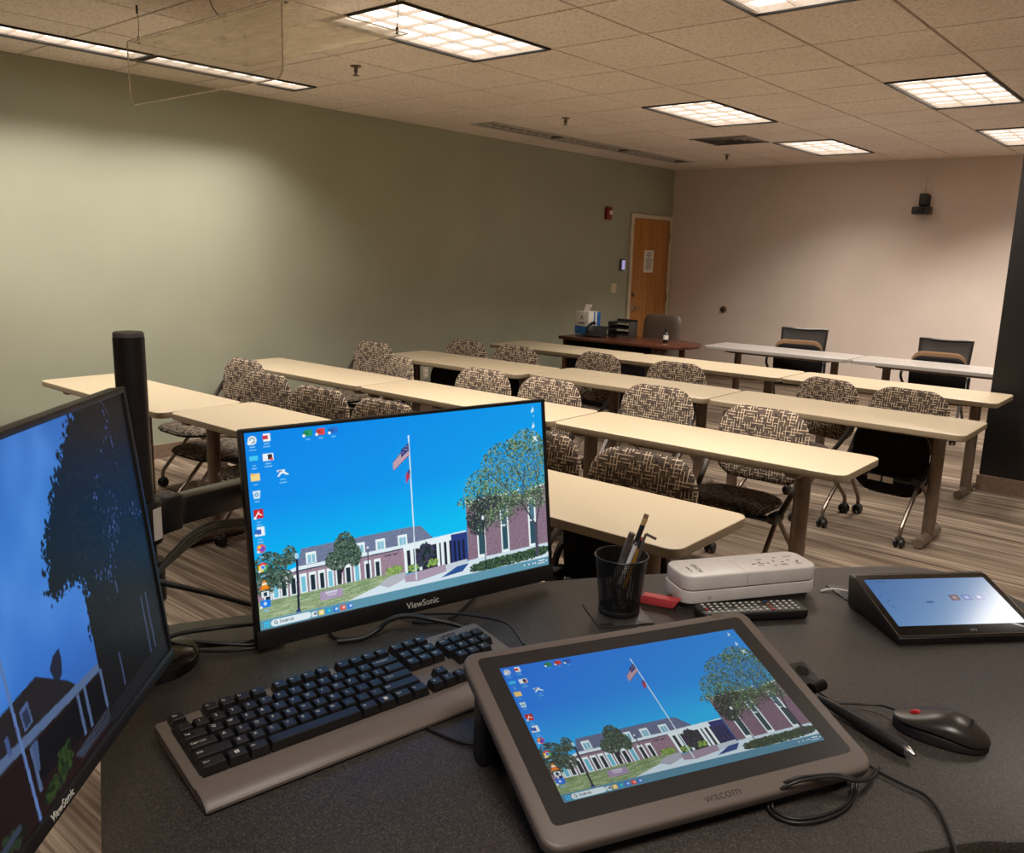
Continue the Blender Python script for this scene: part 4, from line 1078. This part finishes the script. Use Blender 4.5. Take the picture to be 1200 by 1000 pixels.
def monitor(t, y0, y1, sc_y0, sc_y1, me, smat, tx, ty, ts=.0155):
    b = MB(); b.prism(rrect(.541, y1-y0, .004, 3, 0, (y0+y1)/2), -.016, -.0012, .002); b.build('housing', 'black', t)
    b = MB(); b.box((0, (sc_y0+sc_y1)/2-.01, -.034), (.40, .20, .036), .012); b.build('back_cover', 'black', t)
    b = MB(); z = .0006
    for s in (-1, 1): b.box((s*.2672, (y0+y1)/2, z), (.0066, y1-y0-.001, .004), .001)
    b.box((0, (y1+sc_y1)/2, z), (.54, y1-sc_y1, .004), .001); b.box((0, (y0+sc_y0)/2, z+.0006), (.541, sc_y0-y0, .0052), .001)
    b.build('bezel', 'black', t)
    put_screen(me, M[smat], t)
    b = MB(); b.text('ViewSonic', ts, T(tx, ty, z+.0034), .0002, squeeze=.92); b.build('maker_logo', 'legend', t, None)
monitor(t, -.176, .1535, -.1482, .1482, me_desk, 'scr_main', .004, -.163)
m_side = at_mtx((-.753, .265, 1.294), (-.694, .72, -.016), (-.096, -.07, .993))
t = thing('monitor', 'black monitor at the left edge, seen at a steep angle with dark trees on screen', 'monitor', mtx=m_side)
me_side = screen_mesh('side_picture', side_picture(), .527, .3132)
for v in me_side.vertices: v.co.y -= .0084
monitor(t, -.1785, .155, -.165, .1482, me_side, 'scr_side', -.028, -.1715, .011)

# pole stand with clamped arms
PX, PY = -1.126, .541
t = thing('monitor_pole', 'black upright monitor pole with clamped swing arms on the desk', 'monitor stand', (PX, PY, DZ+.0003))
b = MB(); b.lathe([(0, 0), (.066, 0), (.068, .004), (.068, .016), (.060, .022), (.03, .024), (0, .024)], 40); b.build('base', 'black_gloss', t)
b = MB(); b.lathe([(.0200, .02), (.0200, .474), (.019, .477)], 32); b.build('pole', 'dark_metal', t)
b = MB(); b.lathe([(0, .474), (.0195, .474), (.0195, .480), (.018, .482), (0, .482)], 32); b.build('pole_cap', 'grey_pl', t)
inv = T(-PX, -PY, -DZ)
def clamp(z, ang):
    b = MB(); b.lathe([(.0202, z-.03), (.028, z-.03), (.029, z-.028), (.029, z+.028), (.028, z+.03), (.0202, z+.03)], 28)
    mm = RZ(ang)
    b.prism(rrect(.05, .034, .012), z-.026, z+.026, .004, mtx=mm @ T(.045, 0, 0))
    return b
z1 = 1.222-DZ
elbow = Vector((-1.205, .80, 1.208)); mount = m_main @ Vector((0, .0, -.055))
ang = math.atan2(elbow.y-PY, elbow.x-PX)
c1 = clamp(z1, ang).build('clamp_collar', 'black', t)
b = MB(); b.lathe([(0, z1+.026), (.014, z1+.026), (.013, z1+.029), (.008, z1+.0292), (.007, z1+.0275), (0, z1+.0275)], 20, mtx=RZ(ang) @ T(.048, 0, 0)); b.build('clamp_screw', 'grey_pl', c1)
b = MB(); b.box((.0291*math.cos(ang-1.45), .0291*math.sin(ang-1.45), z1), (.001, .016, .045), rot=(0, 0, ang-1.45)); b.build('paper_label', 'tissue', c1, None)
def arm(p0, p1, w_=.034, h_=.042):
    p0, p1 = Vector(p0), Vector(p1); d = p1-p0; L = d.length
    x = d.normalized(); y = Vector((0, 0, 1)).cross(x).normalized(); z = x.cross(y)
    mm = Matrix(((x.x, y.x, z.x, p0.x), (x.y, y.y, z.y, p0.y), (x.z, y.z, z.z, p0.z), (0, 0, 0, 1)))
    b = MB(); b.prism(rrect(L, w_, w_*.3, 5, L/2, 0), -h_/2, h_/2, .004, mtx=inv @ mm); return b
d1 = (elbow-Vector((PX, PY, elbow.z))).normalized()
M['arm_top'] = plain('arm_satin_black', (34, 32, 32), .3, .1, var=.08, spec=.7)
arm(Vector((PX, PY, 1.222))+d1*.062, elbow).build('swing_arm', 'arm_top', t)
b = arm(elbow, mount, .03, .036); b.cyl(inv @ (elbow-Vector((0, 0, .03))), inv @ (elbow+Vector((0, 0, .028))), .02); b.build('fore_arm', 'black', t)
mnt2 = m_side @ Vector((.10, -.10, -.055))
z2 = 1.135-DZ
a2 = math.atan2(mnt2.y-PY, mnt2.x-PX)
clamp(z2, a2).build('clamp_collar', 'black', t)
arm(Vector((PX, PY, 1.135))+(mnt2-Vector((PX, PY, 1.135))).normalized()*.06, mnt2).build('fore_arm', 'black', t)
for mm, dx in ((m_main, 0), (m_side, .10)):
    b = MB(); b.prism(rrect(.12, .12, .01), -.062, -.0525, .002, mtx=inv @ mm @ T(dx, -dx, 0)); b.build('mount_plate', 'black', t)

# ------------------------------------------------------------------ pen display tablet
m_tab = at_mtx((-.459, .838, 1.078), (.453, .891, -.006), (-.846, .433, .312))
t = thing('pen_tablet', 'grey-framed pen display tablet tilted on the desk, showing the same campus picture', 'tablet', mtx=m_tab)
b = MB(); b.prism(rrect(.424, .275, .02, 8, .001, -.0065), -.016, 0, .0045, 3); body = b.build('housing', 'tab_grey', t)
b = MB(); b.prism(rrect(.390, .237, .007, 6, .001, -.0005), -.001, .0005); b.build('glass', 'tab_glass', t)
o = put_screen(me_desk, None, t, T(0, 0, .0010) @ Matrix.Diagonal((.344/.527, .1935/.2964, 1, 1)))
# the tablet has its own duller panel: material set on the object, mesh shared
o.material_slots[0].link = 'OBJECT'; o.material_slots[0].material = M['scr_tab']
b = MB(); b.text('wacom', .0150, T(.003, -.1305, .0001), .0001, squeeze=1.1); b.build('maker_logo', 'logo_dim', t, None)
b = MB(); b.prism([(.006*math.cos(k*PI/10)*1.4, .0035*math.sin(k*PI/10)) for k in range(20)], 0, .0005, mtx=T(.166, .127, 0)); b.build('status_badge', 'silver', t, None)
Bt = ortho((.453, .891, -.006), (-.846, .433, .312)).to_3x3(); dwn = Bt.transposed() @ Vector((0, 0, -1))
for x in (-.185, .185):
    p0 = Vector((x, .070, -.014)); zz = (m_tab @ p0).z-DZ; p1 = p0+dwn*(zz-.002)/1.0
    q = Vector((1, 0, 0)); e2 = (p1-p0).normalized(); e3 = q.cross(e2).normalized()
    mm = Matrix(((q.x, e3.x, e2.x, p0.x), (q.y, e3.y, e2.y, p0.y), (q.z, e3.z, e2.z, p0.z), (0, 0, 0, 1)))
    b = MB(); b.prism(rrect(.045, .03, .006), 0, (p1-p0).length, .002, mtx=mm); b.build('folding_leg', 'black', t)
for x in (-.18, .18):
    p0 = Vector((x, -.125, -.014)); zz = (m_tab @ p0).z-DZ; p1 = p0+dwn*(zz-.001)
    b = MB(); b.cyl(p0, p1, .008); b.build('rubber_foot', 'black', t)
b = MB(); b.prism(rrect(.036, .046, .003, 4, .224, .005), -.011, -.006, .001); ph = b.build('pen_holder', 'black', t)
b = MB(); b.lathe([(0, -.0055), (.0085, -.0055), (.0085, -.0052), (0, -.0052)], 20, mtx=T(.228, .012, 0)); b.cyl((.214, -.02, -.004), (.240, -.016, -.004), .0075, n=16, bev=.002); b.build('holder_loop', 'black_gloss', ph)

# ------------------------------------------------------------------ keyboard
KL, KD = .487, .170
kd = Vector((.174, .985, 0)).normalized(); ku = Vector((-kd.y, kd.x, 0))
pos = Vector((-.927, .446, 0))+kd*KL/2-ku*KD/2
t = thing('keyboard', 'full-size keyboard with black keys on a grey plate, left of the pen tablet', 'keyboard', (pos.x, pos.y, DZ), math.atan2(kd.y, kd.x))
tilt = math.radians(6.0)
kt = T(0, -KD/2+.006, .003) @ RX(tilt) @ T(0, KD/2-.006, 0)
# case: swept side profile (y, z)
prof = [(-KD/2, .001), (-KD/2, .0045), (-KD/2+.004, .0085), (-KD/2+.014, .0125), (-KD/2+.034, .0135), (-KD/2+.036, .0105), (KD/2-.003, .0105), (KD/2, .0085), (KD/2, -.004), (-KD/2+.03, -.002)]
b = MB(); tm = bmesh.new()
n_ = len(prof)
xs_ = [-KL/2, -KL/2+.004, KL/2-.004, KL/2]
rings = [[tm.verts.new((x, y*(.995 if k in (0, 3) else 1), z-(.002 if k in (0, 3) and z > .004 else 0))) for y, z in prof] for k, x in enumerate(xs_)]
for A_, B_ in zip(rings, rings[1:]):
    for k in range(n_): tm.faces.new((A_[k], A_[(k+1) % n_], B_[(k+1) % n_], B_[k]))
tm.faces.new(rings[0][::-1]); tm.faces.new(rings[-1]); bmesh.ops.recalc_face_normals(tm, faces=tm.faces)
b.merge(tm, kt); b.build('case', 'kb_grey', t)
b = MB()
U = .0203; RW = .0192; KX0 = -KL/2+.0125; KY0 = KD/2-.0165
b.box((KX0+7.5*U, KY0-2.9*RW, .0106), (15*U+.002, 4.95*RW, .004), .001, mtx=kt)
b.build('key_well', 'black', t)
b = MB(); b.text('Lenovo', .0095, kt @ T(KL/2-.062, KD/2-.0105, .0108), .0002); b.build('maker_logo', 'black', t, None)
for s in (-1, 1):
    b = MB(); b.box((s*.2, KD/2-.02, .009), (.03, .014, .016), .003); b.build('tilt_foot', 'black', t)
KEYMESH = {}
def key(cx, row, w_, legend, yoff=0.):
    h = .0105; bw = w_*U-.0012; bd = RW-.0012
    y = KY0-row*RW-yoff
    tm = bmesh.new()
    lo = [tm.verts.new((sx*bw/2, sy*bd/2, 0)) for sx, sy in ((-1, -1), (1, -1), (1, 1), (-1, 1))]
    tw, td = bw-.0052, bd-.0058
    mi_ = [tm.verts.new((sx*(tw/2+.0007), sy*(td/2+.0007)+.0008, h-.0008)) for sx, sy in ((-1, -1), (1, -1), (1, 1), (-1, 1))]
    hi = [tm.verts.new((sx*tw/2, sy*td/2+.0008, h)) for sx, sy in ((-1, -1), (1, -1), (1, 1), (-1, 1))]
    for A_, B_ in ((lo, mi_), (mi_, hi)):
        for k in range(4): tm.faces.new((A_[k], A_[(k+1) % 4], B_[(k+1) % 4], B_[k]))
    tm.faces.new(hi); tm.faces.new(lo[::-1])
    b = MB(); mm = kt @ T(cx, y, .0122) ; b.merge(tm, mm, 0)
    if legend:
        if legend == 'win':
            for i in (-1, 1):
                for j in (-1, 1): b.box((i*.0014, .001+j*.0014, h+.0001), (.0023, .0023, .0003), mi=1, mtx=mm)
        else:
            sz = .0062 if len(legend) == 1 else .0042
            left = -tw/2+.0012
            b.text(legend, sz, mm @ T(left if len(legend) > 1 or w_ > 1.2 else -.002, .0018, h+.00005), .0001, mi=1, align='LEFT' if (len(legend) > 1 or w_ > 1.2) else 'CENTER')
    b.build('key', ['key', 'legend'], t, None)
def keyrow(row, x, items, yoff=0.):
    for it in items:
        if isinstance(it, (int, float)): x += it; continue
        w_, lg = it if isinstance(it, tuple) else (1, it)
        key(KX0+(x+w_/2)*U, row, w_, lg, yoff); x += w_
g = .004
keyrow(0, 0, ['Esc', 1, 'F1', 'F2', 'F3', 'F4', .5, 'F5', 'F6', 'F7', 'F8', .5, 'F9', 'F10', 'F11', 'F12', .25, 'Prt', 'Scr', 'Pau'])
keyrow(1, 0, ['`', '1', '2', '3', '4', '5', '6', '7', '8', '9', '0', '-', '=', (2, '<- Backspace'), .25, 'Ins', 'Hom', 'PgU', .25, 'Num', '/', '*', '-'], g)
keyrow(2, 0, [(1.5, 'Tab')]+list('QWERTYUIOP[]')+[(1.5, '\\'), .25, 'Del', 'End', 'PgD', .25, '7', '8', '9', '+'], g)
keyrow(3, 0, [(1.75, 'Caps Lock')]+list("ASDFGHJKL;'")+[(2.25, '<- Enter'), 3.75, '4', '5', '6'], g)
keyrow(4, 0, [(2.25, 'Shift')]+list('ZXCVBNM,./')+[(2.75, 'Shift'), 1.25, '^'], g)
keyrow(5, 0, [(1.5, 'Ctrl'), (1.25, 'win'), (1.25, 'Alt'), (6, ''), (1.25, 'Alt'), (1.25, 'win'), (1.25, 'Ctrl'), (1.25, 'Fn'), .25, '<', 'v', '>'], g)

# ------------------------------------------------------------------ mouse
t = thing('mouse', 'black wired mouse with a red scroll wheel, right of the pen tablet', 'computer mouse', (-.213, 1.131, DZ+.0004), math.radians(187))
mouse_t = t; mouse_inv = (T(-.213, 1.131, DZ) @ RZ(math.radians(187))).inverted()
def mouse_half(x): return .0305*max(0., 1-abs(x/.0575)**2.5)**.5*(1-.08*x/.0575)
def mouse_top(x): return .0195+.0165*math.exp(-((x+.012)/.042)**2)
low_ = lambda x: .0135+.007*max(0, x/.0575)+.004*math.cos(x/.0575*PI)
def shell(u, v, lowf):
    x = -.0575*math.cos(PI*u); w_ = max(mouse_half(x), 1e-4); a = PI*v
    zl = lowf(x); zt = max(zl+.0005, zl+(mouse_top(x)-zl)*max(0., 1-abs(x/.0575)**2.8)**.5)
    return Vector((x, w_*math.cos(a), zl+(zt-zl)*math.sin(a)**.75))
M['mouse_top'] = plain('mouse_satin', (44, 40, 38), .3, .15, var=.05, spec=.6)
b = MB(); b.grid(lambda u, v: shell(u, v, lambda x: .0135+.007*max(0, x/.0575)+.004*math.cos(x/.0575*PI)), 28, 18); b.build('top_shell', 'mouse_top', t, 70)
b = MB(); b.grid(lambda u, v: Vector((-.0565*math.cos(PI*u), .96*max(mouse_half(-.0565*math.cos(PI*u)), 1e-4)*math.cos(PI*v), .0015+max(.004, low_(-.0565*math.cos(PI*u))-.001)*math.sin(PI*v)**.3)), 24, 16)
b.prism([(-.054*math.cos(2*PI*k/24), .026*math.sin(2*PI*k/24)) for k in range(24)], .0, .006); b.build('base_shell', 'black', t, 60)
b = MB(); b.cyl((.030, -.004, .0195), (.030, .004, .0195), .0085, n=24, bev=.0015); b.build('scroll_wheel', 'red', t)
zt_ = lambda x: low_(x)+(mouse_top(x)-low_(x))*max(0., 1-abs(x/.0575)**2.8)**.5
b = MB(); b.text('Lenovo', .0085, T(-.033, 0, zt_(-.033)+.0004) @ RY(-math.atan((zt_(-.032)-zt_(-.034))/.002)) @ RZ(-PI/2), .0004); b.build('maker_logo', 'black', t, None)

# ------------------------------------------------------------------ pen of the tablet
p0 = Vector((-.362, 1.104, DZ+.0105)); p1 = Vector((-.2185, 1.0465, DZ+.0098)); d = p1-p0
mm = Matrix.Translation(p0) @ Vector((0, 0, 1)).rotation_difference(d.normalized()).to_matrix().to_4x4()
t = thing('tablet_pen', 'black tablet pen with a silver tip lying between tablet and mouse', 'pen', mtx=mm); L = d.length
b = MB(); b.lathe([(0, 0), (.003, 0), (.0045, .006), (.0075, .03), (.0092, .09), (.0086, L-.018), (.0070, L-.014), (0, L-.014)], 20); b.build('barrel', 'black', t)
b = MB(); b.lathe([(.0064, L-.0145), (.0060, L-.0115), (.0018, L-.003), (0, L-.003)], 18); b.build('tip_cone', 'silver', t)
b = MB(); b.cyl((0, 0, L-.004), (0, 0, L), .0011, .0006, 10); b.build('nib', 'black', t)

# ------------------------------------------------------------------ touch control panel
m_p = T(-.335, 1.375, DZ-.001) @ RZ(math.atan2(.736, .677))
t = thing('touch_panel', 'wedge-shaped black touch control panel at the right edge of the desk', 'touch panel', mtx=m_p)
PW, PD = .252, .168
side = [(0, .002), (0, .012), (.003, .0145), (PD-.014, .0575), (PD-.004, .058), (PD, .052), (PD-.006, .002)]
b = MB(); b.prism(side, 0, PW, .002, mtx=Matrix(((0, 0, 1, 0), (1, 0, 0, 0), (0, 1, 0, 0), (0, 0, 0, 1)))); b.build('housing', 'black', t)
sl = math.atan2(.0575-.0145, PD-.017); ms = T(PW/2, .003, .0150) @ RX(sl); SLN = math.hypot(.043, PD-.017)
b = MB(); b.prism(rrect(PW-.003, SLN, .006, 4, 0, SLN/2), -.001, .0008, .0004); b.build('glass', 'black_gloss', t)
b = MB(); b.tube([(x, y, .0006) for x, y in rrect(PW-.0025, SLN+.0005, .006, 4, 0, SLN/2)], .0005, n=6, closed=True, mtx=ms); 
b.build('copper_edge', 'bronze', t)
t_g = [c for c in kids(t) if c.name.startswith('glass')][0]; t_g.matrix_local = ms
put_screen(screen_mesh('panel_picture', panel_picture(), PW-.026, SLN-.036), M['scr_panel'], t, ms @ T(0, SLN/2+.005, .0012))
b = MB(); b.text('poly', .007, ms @ T(.01, .010, .001), .0001); b.build('maker_logo', 'grey_pl', t, None)

# ------------------------------------------------------------------ document camera
dd = Vector((.55, .835, 0)).normalized(); dn = Vector((-dd.y, dd.x, 0))
c_ = Vector((-.656, 1.255, 0))+dd*.135+dn*.043
t = thing('document_camera', 'white folded document camera on the desk behind the remote control', 'document camera', (c_.x, c_.y, DZ+.0004), math.atan2(dd.y, dd.x))
b = MB(); b.prism(rrect(.256, .074, .02), 0, .012, .003); b.build('base_foot', 'grey_pl', t)
b = MB()
# lower body with a step near the right-hand end
b.prism(rrect(.270, .086, .022), .010, .0322, .0015, 3)
b.build('lower_body', 'white_pl', t)
b = MB(); b.prism(rrect(.266, .083, .021, 6, .001, 0), .0320, .0332); b.build('gap_shadow', 'ink', t)
b = MB(); b.prism(rrect(.268, .085, .022, 6, .001, 0), .0330, .0590, .003, 3); b.build('folded_arm', 'white_pl', t)
b = MB(); b.box((-.012, -.0424, .046), (.0012, .001, .022)); b.prism(rrect(.0012, .075, .0005, 2, -.012, 0), .0586, .0592); b.build('seam', 'cream_pl', t, None)
b = MB(); b.text('EPSON', .0125, T(-.092, -.004, .0591) @ RZ(-PI/2), .0002); b.build('maker_logo', 'ink', t, None)
b = MB(); b.text('ELPDC13', .006, T(-.108, -.006, .0591) @ RZ(-PI/2), .0002); b.build('model_number', 'ink', t, None)
rn = random.Random(5); b = MB()
for k in range(14):
    x, y = rn.uniform(.02, .11), rn.choice((-.018, -.010, .012)); b.text(rn.choice(['On', 'Menu', 'AF', '+', '-', 'Source', 'Stop']), .0055, T(x, y+rn.uniform(-.004, .004), .0591), .0002)
for k in range(7): b.lathe([(0, .0592), (.0026, .0592), (.0026, .0589)], 12, mtx=T(.02+.015*k, -.008+.006*(k % 2), 0))
b.build('printed_marks', 'ink', t, None)
b = MB(); b.cyl((-.085, -.0425, .02), (-.085, -.0438, .02), .003); b.build('side_button', 'cream_pl', t)

# remote control
t = thing('remote_control', 'black remote control with many small buttons beside the document camera', 'remote control', (-.560, 1.318, DZ), math.radians(50))
b = MB(); b.prism(rrect(.192, .048, .010, 6), .001, .017, .004, 3); b.build('case', 'black', t)
rn = random.Random(2)
for i in range(15):
    for j in range(4):
        x = -.083+i*.0115; y = -.0155+j*.0103
        if (i, j) in ((4, 1), (9, 2)): continue
        mt_ = 'legend'
        if i == 0 and j == 1: mt_ = 'red'
        if i == 10: mt_ = ('red', 'pinkred', 'wood_pencil', 'blue')[j]
        b = MB(); b.box((x, y, .0178), (.0050, .0040, .002), .0006); b.build('button', mt_, t, None)

# red eraser block
t = thing('eraser', 'red eraser with slanted ends lying behind the pencil cup', 'eraser', (-.7, 1.243, DZ+.0028), math.radians(17))
b = MB(); b.prism([(-.034, 0), (.030, 0), (.040, .016), (-.024, .016)], -.010, .010, .0025, mtx=RX(PI/2)); b.build('block', 'pinkred', t)

# ------------------------------------------------------------------ pencil cup and contents
CX, CY = -.733, 1.172
cz = DZ+.0026
t = thing('pencil_cup', 'black wire mesh pencil cup standing on a desk grommet plate', 'pencil cup', (CX, CY, cz))
b = MB(); b.lathe([(.0335, .003), (.0345, .012), (.0445, .101)], 48); b.build('mesh_wall', 'cup', t, 80)
b = MB(); b.lathe([(0, 0), (.034, 0), (.0352, .003), (.0352, .009), (.034, .011), (.033, .011), (.033, .003), (0, .003)], 40); b.build('cup_base', 'black', t)
b = MB(); b.tube([(.0447*math.cos(a), .0447*math.sin(a), .101) for a in [2*PI*k/40 for k in range(40)]], .0017, n=8, closed=True); b.build('rim', 'dark_metal', t)
rc = math.hypot(CX, CY)
def stick(name, label, cat, top, bot, rt, rb, r, parts):
    r *= 1.2
    a, c2 = at_r(*bot, rc+rb), at_r(*top, rc+rt); c2 = Vector(c2); a = Vector(a); a.z = max(a.z, cz+.0045)
    d = c2-a; mm = Matrix.Translation(a) @ Vector((0, 0, 1)).rotation_difference(d.normalized()).to_matrix().to_4x4()
    t = thing(name, label, cat, mtx=mm); L = d.length
    for nm, mt_, f0, f1, r0, r1 in parts:
        b = MB(); b.cyl((0, 0, L*f0), (0, 0, L*f1), r*r0, r*r1, 10); b.build(nm, mt_, t, 40)
stick('pencil', 'black pencil with a gold ferrule, tallest in the wire cup', 'pencil', (758, 603), (724, 692), .012, -.015, .0038,
      [('barrel', 'black', .08, .86, 1, 1), ('point', 'wood_pencil', 0, .08, .1, 1), ('ferrule', 'gold', .86, .95, 1.03, 1.03), ('eraser_tip', 'tan_fab', .95, 1, .95, .95)])
stick('pencil', 'brown pencil with a black band standing lower in the wire cup', 'pencil', (753, 630), (728, 694), .022, 0., .0038,
      [('barrel', 'wood_pencil', .08, .80, 1, 1), ('point', 'ink', 0, .08, .1, 1), ('band', 'black', .80, .95, 1.05, 1.05), ('eraser_tip', 'pinkred', .95, 1, .95, .95)])
stick('marker', 'grey marker pen leaning left in the wire cup', 'marker', (741, 625), (716, 692), -.012, -.012, .0048,
      [('barrel', 'grey_pl', 0, .6, 1, 1), ('cap', 'bronze', .6, 1, 1.05, 1.0)])
stick('pen', 'white ballpoint pen between the two pencils in the wire cup', 'pen', (746, 636), (724, 690), -.022, -.022, .0032,
      [('barrel', 'white_pl', .1, .93, 1, 1), ('point', 'silver', 0, .1, .3, 1), ('button', 'silver', .93, 1, .6, .6)])
a, c2 = at_r(757, 626, rc-.01), at_r(769, 632, rc-.01)
t = thing('pen_clip', 'short silver pen clip poking out at the top right of the wire cup', 'pen', a)
b = MB(); b.tube([(-.012, -.016, -.085), (-.004, -.005, -.02), (0, 0, 0)], .0025, n=8); b.tube([(0, 0, 0), Vector(c2)-Vector(a)], .0026, n=8); b.build('clip', 'silver', t)
for k in range(4):
    a_ = k*1.7+.4; x, y = CX+.017*math.cos(a_), CY+.017*math.sin(a_)
    t = thing('binder_clip', 'small black binder clip at the bottom of the wire mesh cup', 'binder clip', (x, y, cz+.0032), a_*1.3, group='binder clips in the cup')
    b = MB(); b.prism([(-.008, 0), (.008, 0), (.0015, .012), (-.0015, .012)], -.006, .006, .0006, mtx=T(0, 0, .0002) @ RX(PI/2)); b.build('clip_body', 'black', t)
    b = MB()
    for s in (-1, 1): b.tube([(s*.001, -.003, .011), (s*.004, -.004, .02), (s*.004, .004, .02), (s*.001, .003, .011)], .0006, n=5)
    b.build('wire_lever', 'silver', t)

# ------------------------------------------------------------------ cables
def cable(name, label, strands, r, grp='black cables', mat='black', n=8):
    b = MB()
    for s in strands: b.tube(s, r, n=n, smooth=6)
    return tag(b.build(name, mat, None, 60), label, 'cable', grp)
def dz(pts, h=.004): return [at_z(x, y, DZ+(q[0] if q else h)) for x, y, *q in pts]
def hr(pts): return [at_r(x, y, r) for x, y, r in pts]
for k, off in enumerate((0, 6, 11)):
    cable('cable', ['upper of three black cables sagging from the swing arm to the left monitor', 'middle of three black cables sagging from the swing arm to the left monitor', 'lowest of three black cables sagging from the swing arm to the left monitor'][k],
          [hr([(170, 690+off*.2, 1.12+k*.01), (186, 668+off*.3, 1.17+k*.01), (203, 647+off*.7, 1.22+k*.01), (230, 622+off, 1.30+k*.01), (256, 612+off*.7, 1.37+k*.01), (300, 608+off*.6, 1.46+k*.01)])], .0033)
cable('cable', 'thick straight black cable passing between the two monitors above the floor', [hr([(165, 676, 1.1), (190, 683, 1.16), (243, 695, 1.26), (300, 710, 1.36), (320, 714, 1.42)])], .0042)
cable('cable', 'black cable arching over the desk behind the left screen corner', [dz([(196, 748, .028), (215, 742, .032), (262, 735, .035), (300, 731, .022), (330, 724, .006)])], .0035)
cable('cable', 'double black cable lying across the desk behind the left screen corner', [dz([(196, 750, .018), (240, 753, .014), (290, 756, .006), (322, 752, .004)]), dz([(198, 756, .010), (245, 757, .006), (290, 752, .006), (322, 744, .004)])], .0030)
cable('cable', 'thin black cable lowest on the desk behind the left screen corner', [dz([(200, 762, .004), (250, 763), (296, 760, .004), (330, 752, .003)])], .0024)
cable('cable', 'thick black cable looping under the centre monitor behind the keyboard', [dz([(395, 752, .006), (425, 748, .006), (443, 738, .014), (456, 727, .028), (477, 722, .034), (510, 727, .03), (540, 734, .02), (566, 747, .006), (592, 762, .004)])], .0040)
cable('cable', 'thin black cable running right from the centre monitor to the tablet', [dz([(470, 722, .004), (501, 720, .008), (542, 720, .02), (590, 729, .022), (603, 740, .012), (614, 756, .006)])], .0022)
cable('cable', 'black cable dropping from the lower edge of the centre monitor', [dz([(566, 686, .003), (556, 698, .004), (543, 713, .006), (527, 725, .010), (507, 730, .008), (484, 729, .003)])], .0028)
cable('cable', 'grey-black cable end lying under the centre monitor', [dz([(385, 740, .004), (393, 748, .003), (419, 748, .003), (438, 742, .006), (446, 734, .012)])], .0026)
cable('cable', 'thin black cable curling from the keyboard under the tablet edge', [dz([(492, 848, .003), (510, 858, .003), (540, 870, .003), (572, 872, .003), (600, 866, .003)])], .0024)
mpts = [dz([(1052, 834, .012), (1036, 828, .008), (1014, 826, .005), (996, 825, .005), (978, 823, .004), (960, 812, .003)])]
mpts = [mouse_inv @ q for q in mpts[0]]
b = MB(); b.tube(mpts, .0018, n=8, smooth=6); b.build('cord', 'black', mouse_t, 60)
lp = []
for k in (0, 1):
    e = 5*k
    lp.append(dz([(1030-e, 900+e*.4, .012), (1022-e, 912, .018), (1004, 916-e*.4, .030), (982, 911-e*.6, .035), (958, 912-e*.6, .036), (930, 918-e, .035), (908+e*.4, 930-e, .022), (900+e, 945, .006), (911+e, 958-e*.5, .004), (935, 965-e, .004), (965, 961-e, .004), (990, 949-e, .004), (1002-e, 932, .006), (1004-e, 917, .014)]))
cable('cable', 'thin black cord coiled in a loop over the lower right tablet corner', lp, .0019, None)
cable('cable', 'thin black cord trailing off from the tablet corner to the near desk edge', [dz([(1020, 898, .004), (1034, 907), (1062, 921), (1084, 932), (1100, 950), (1111, 972), (1124, 1010)])], .0020)
cable('cable', 'short white cable at the back corner of the touch panel', [dz([(996, 694, .012), (982, 691, .008), (970, 691, .004), (962, 693, .002)])], .0020, None, 'white_pl')
sc = bpy.context.scene
sc.view_settings.view_transform = 'Standard'; sc.view_settings.look = 'None'; sc.view_settings.exposure = 0; sc.view_settings.gamma = 1.12
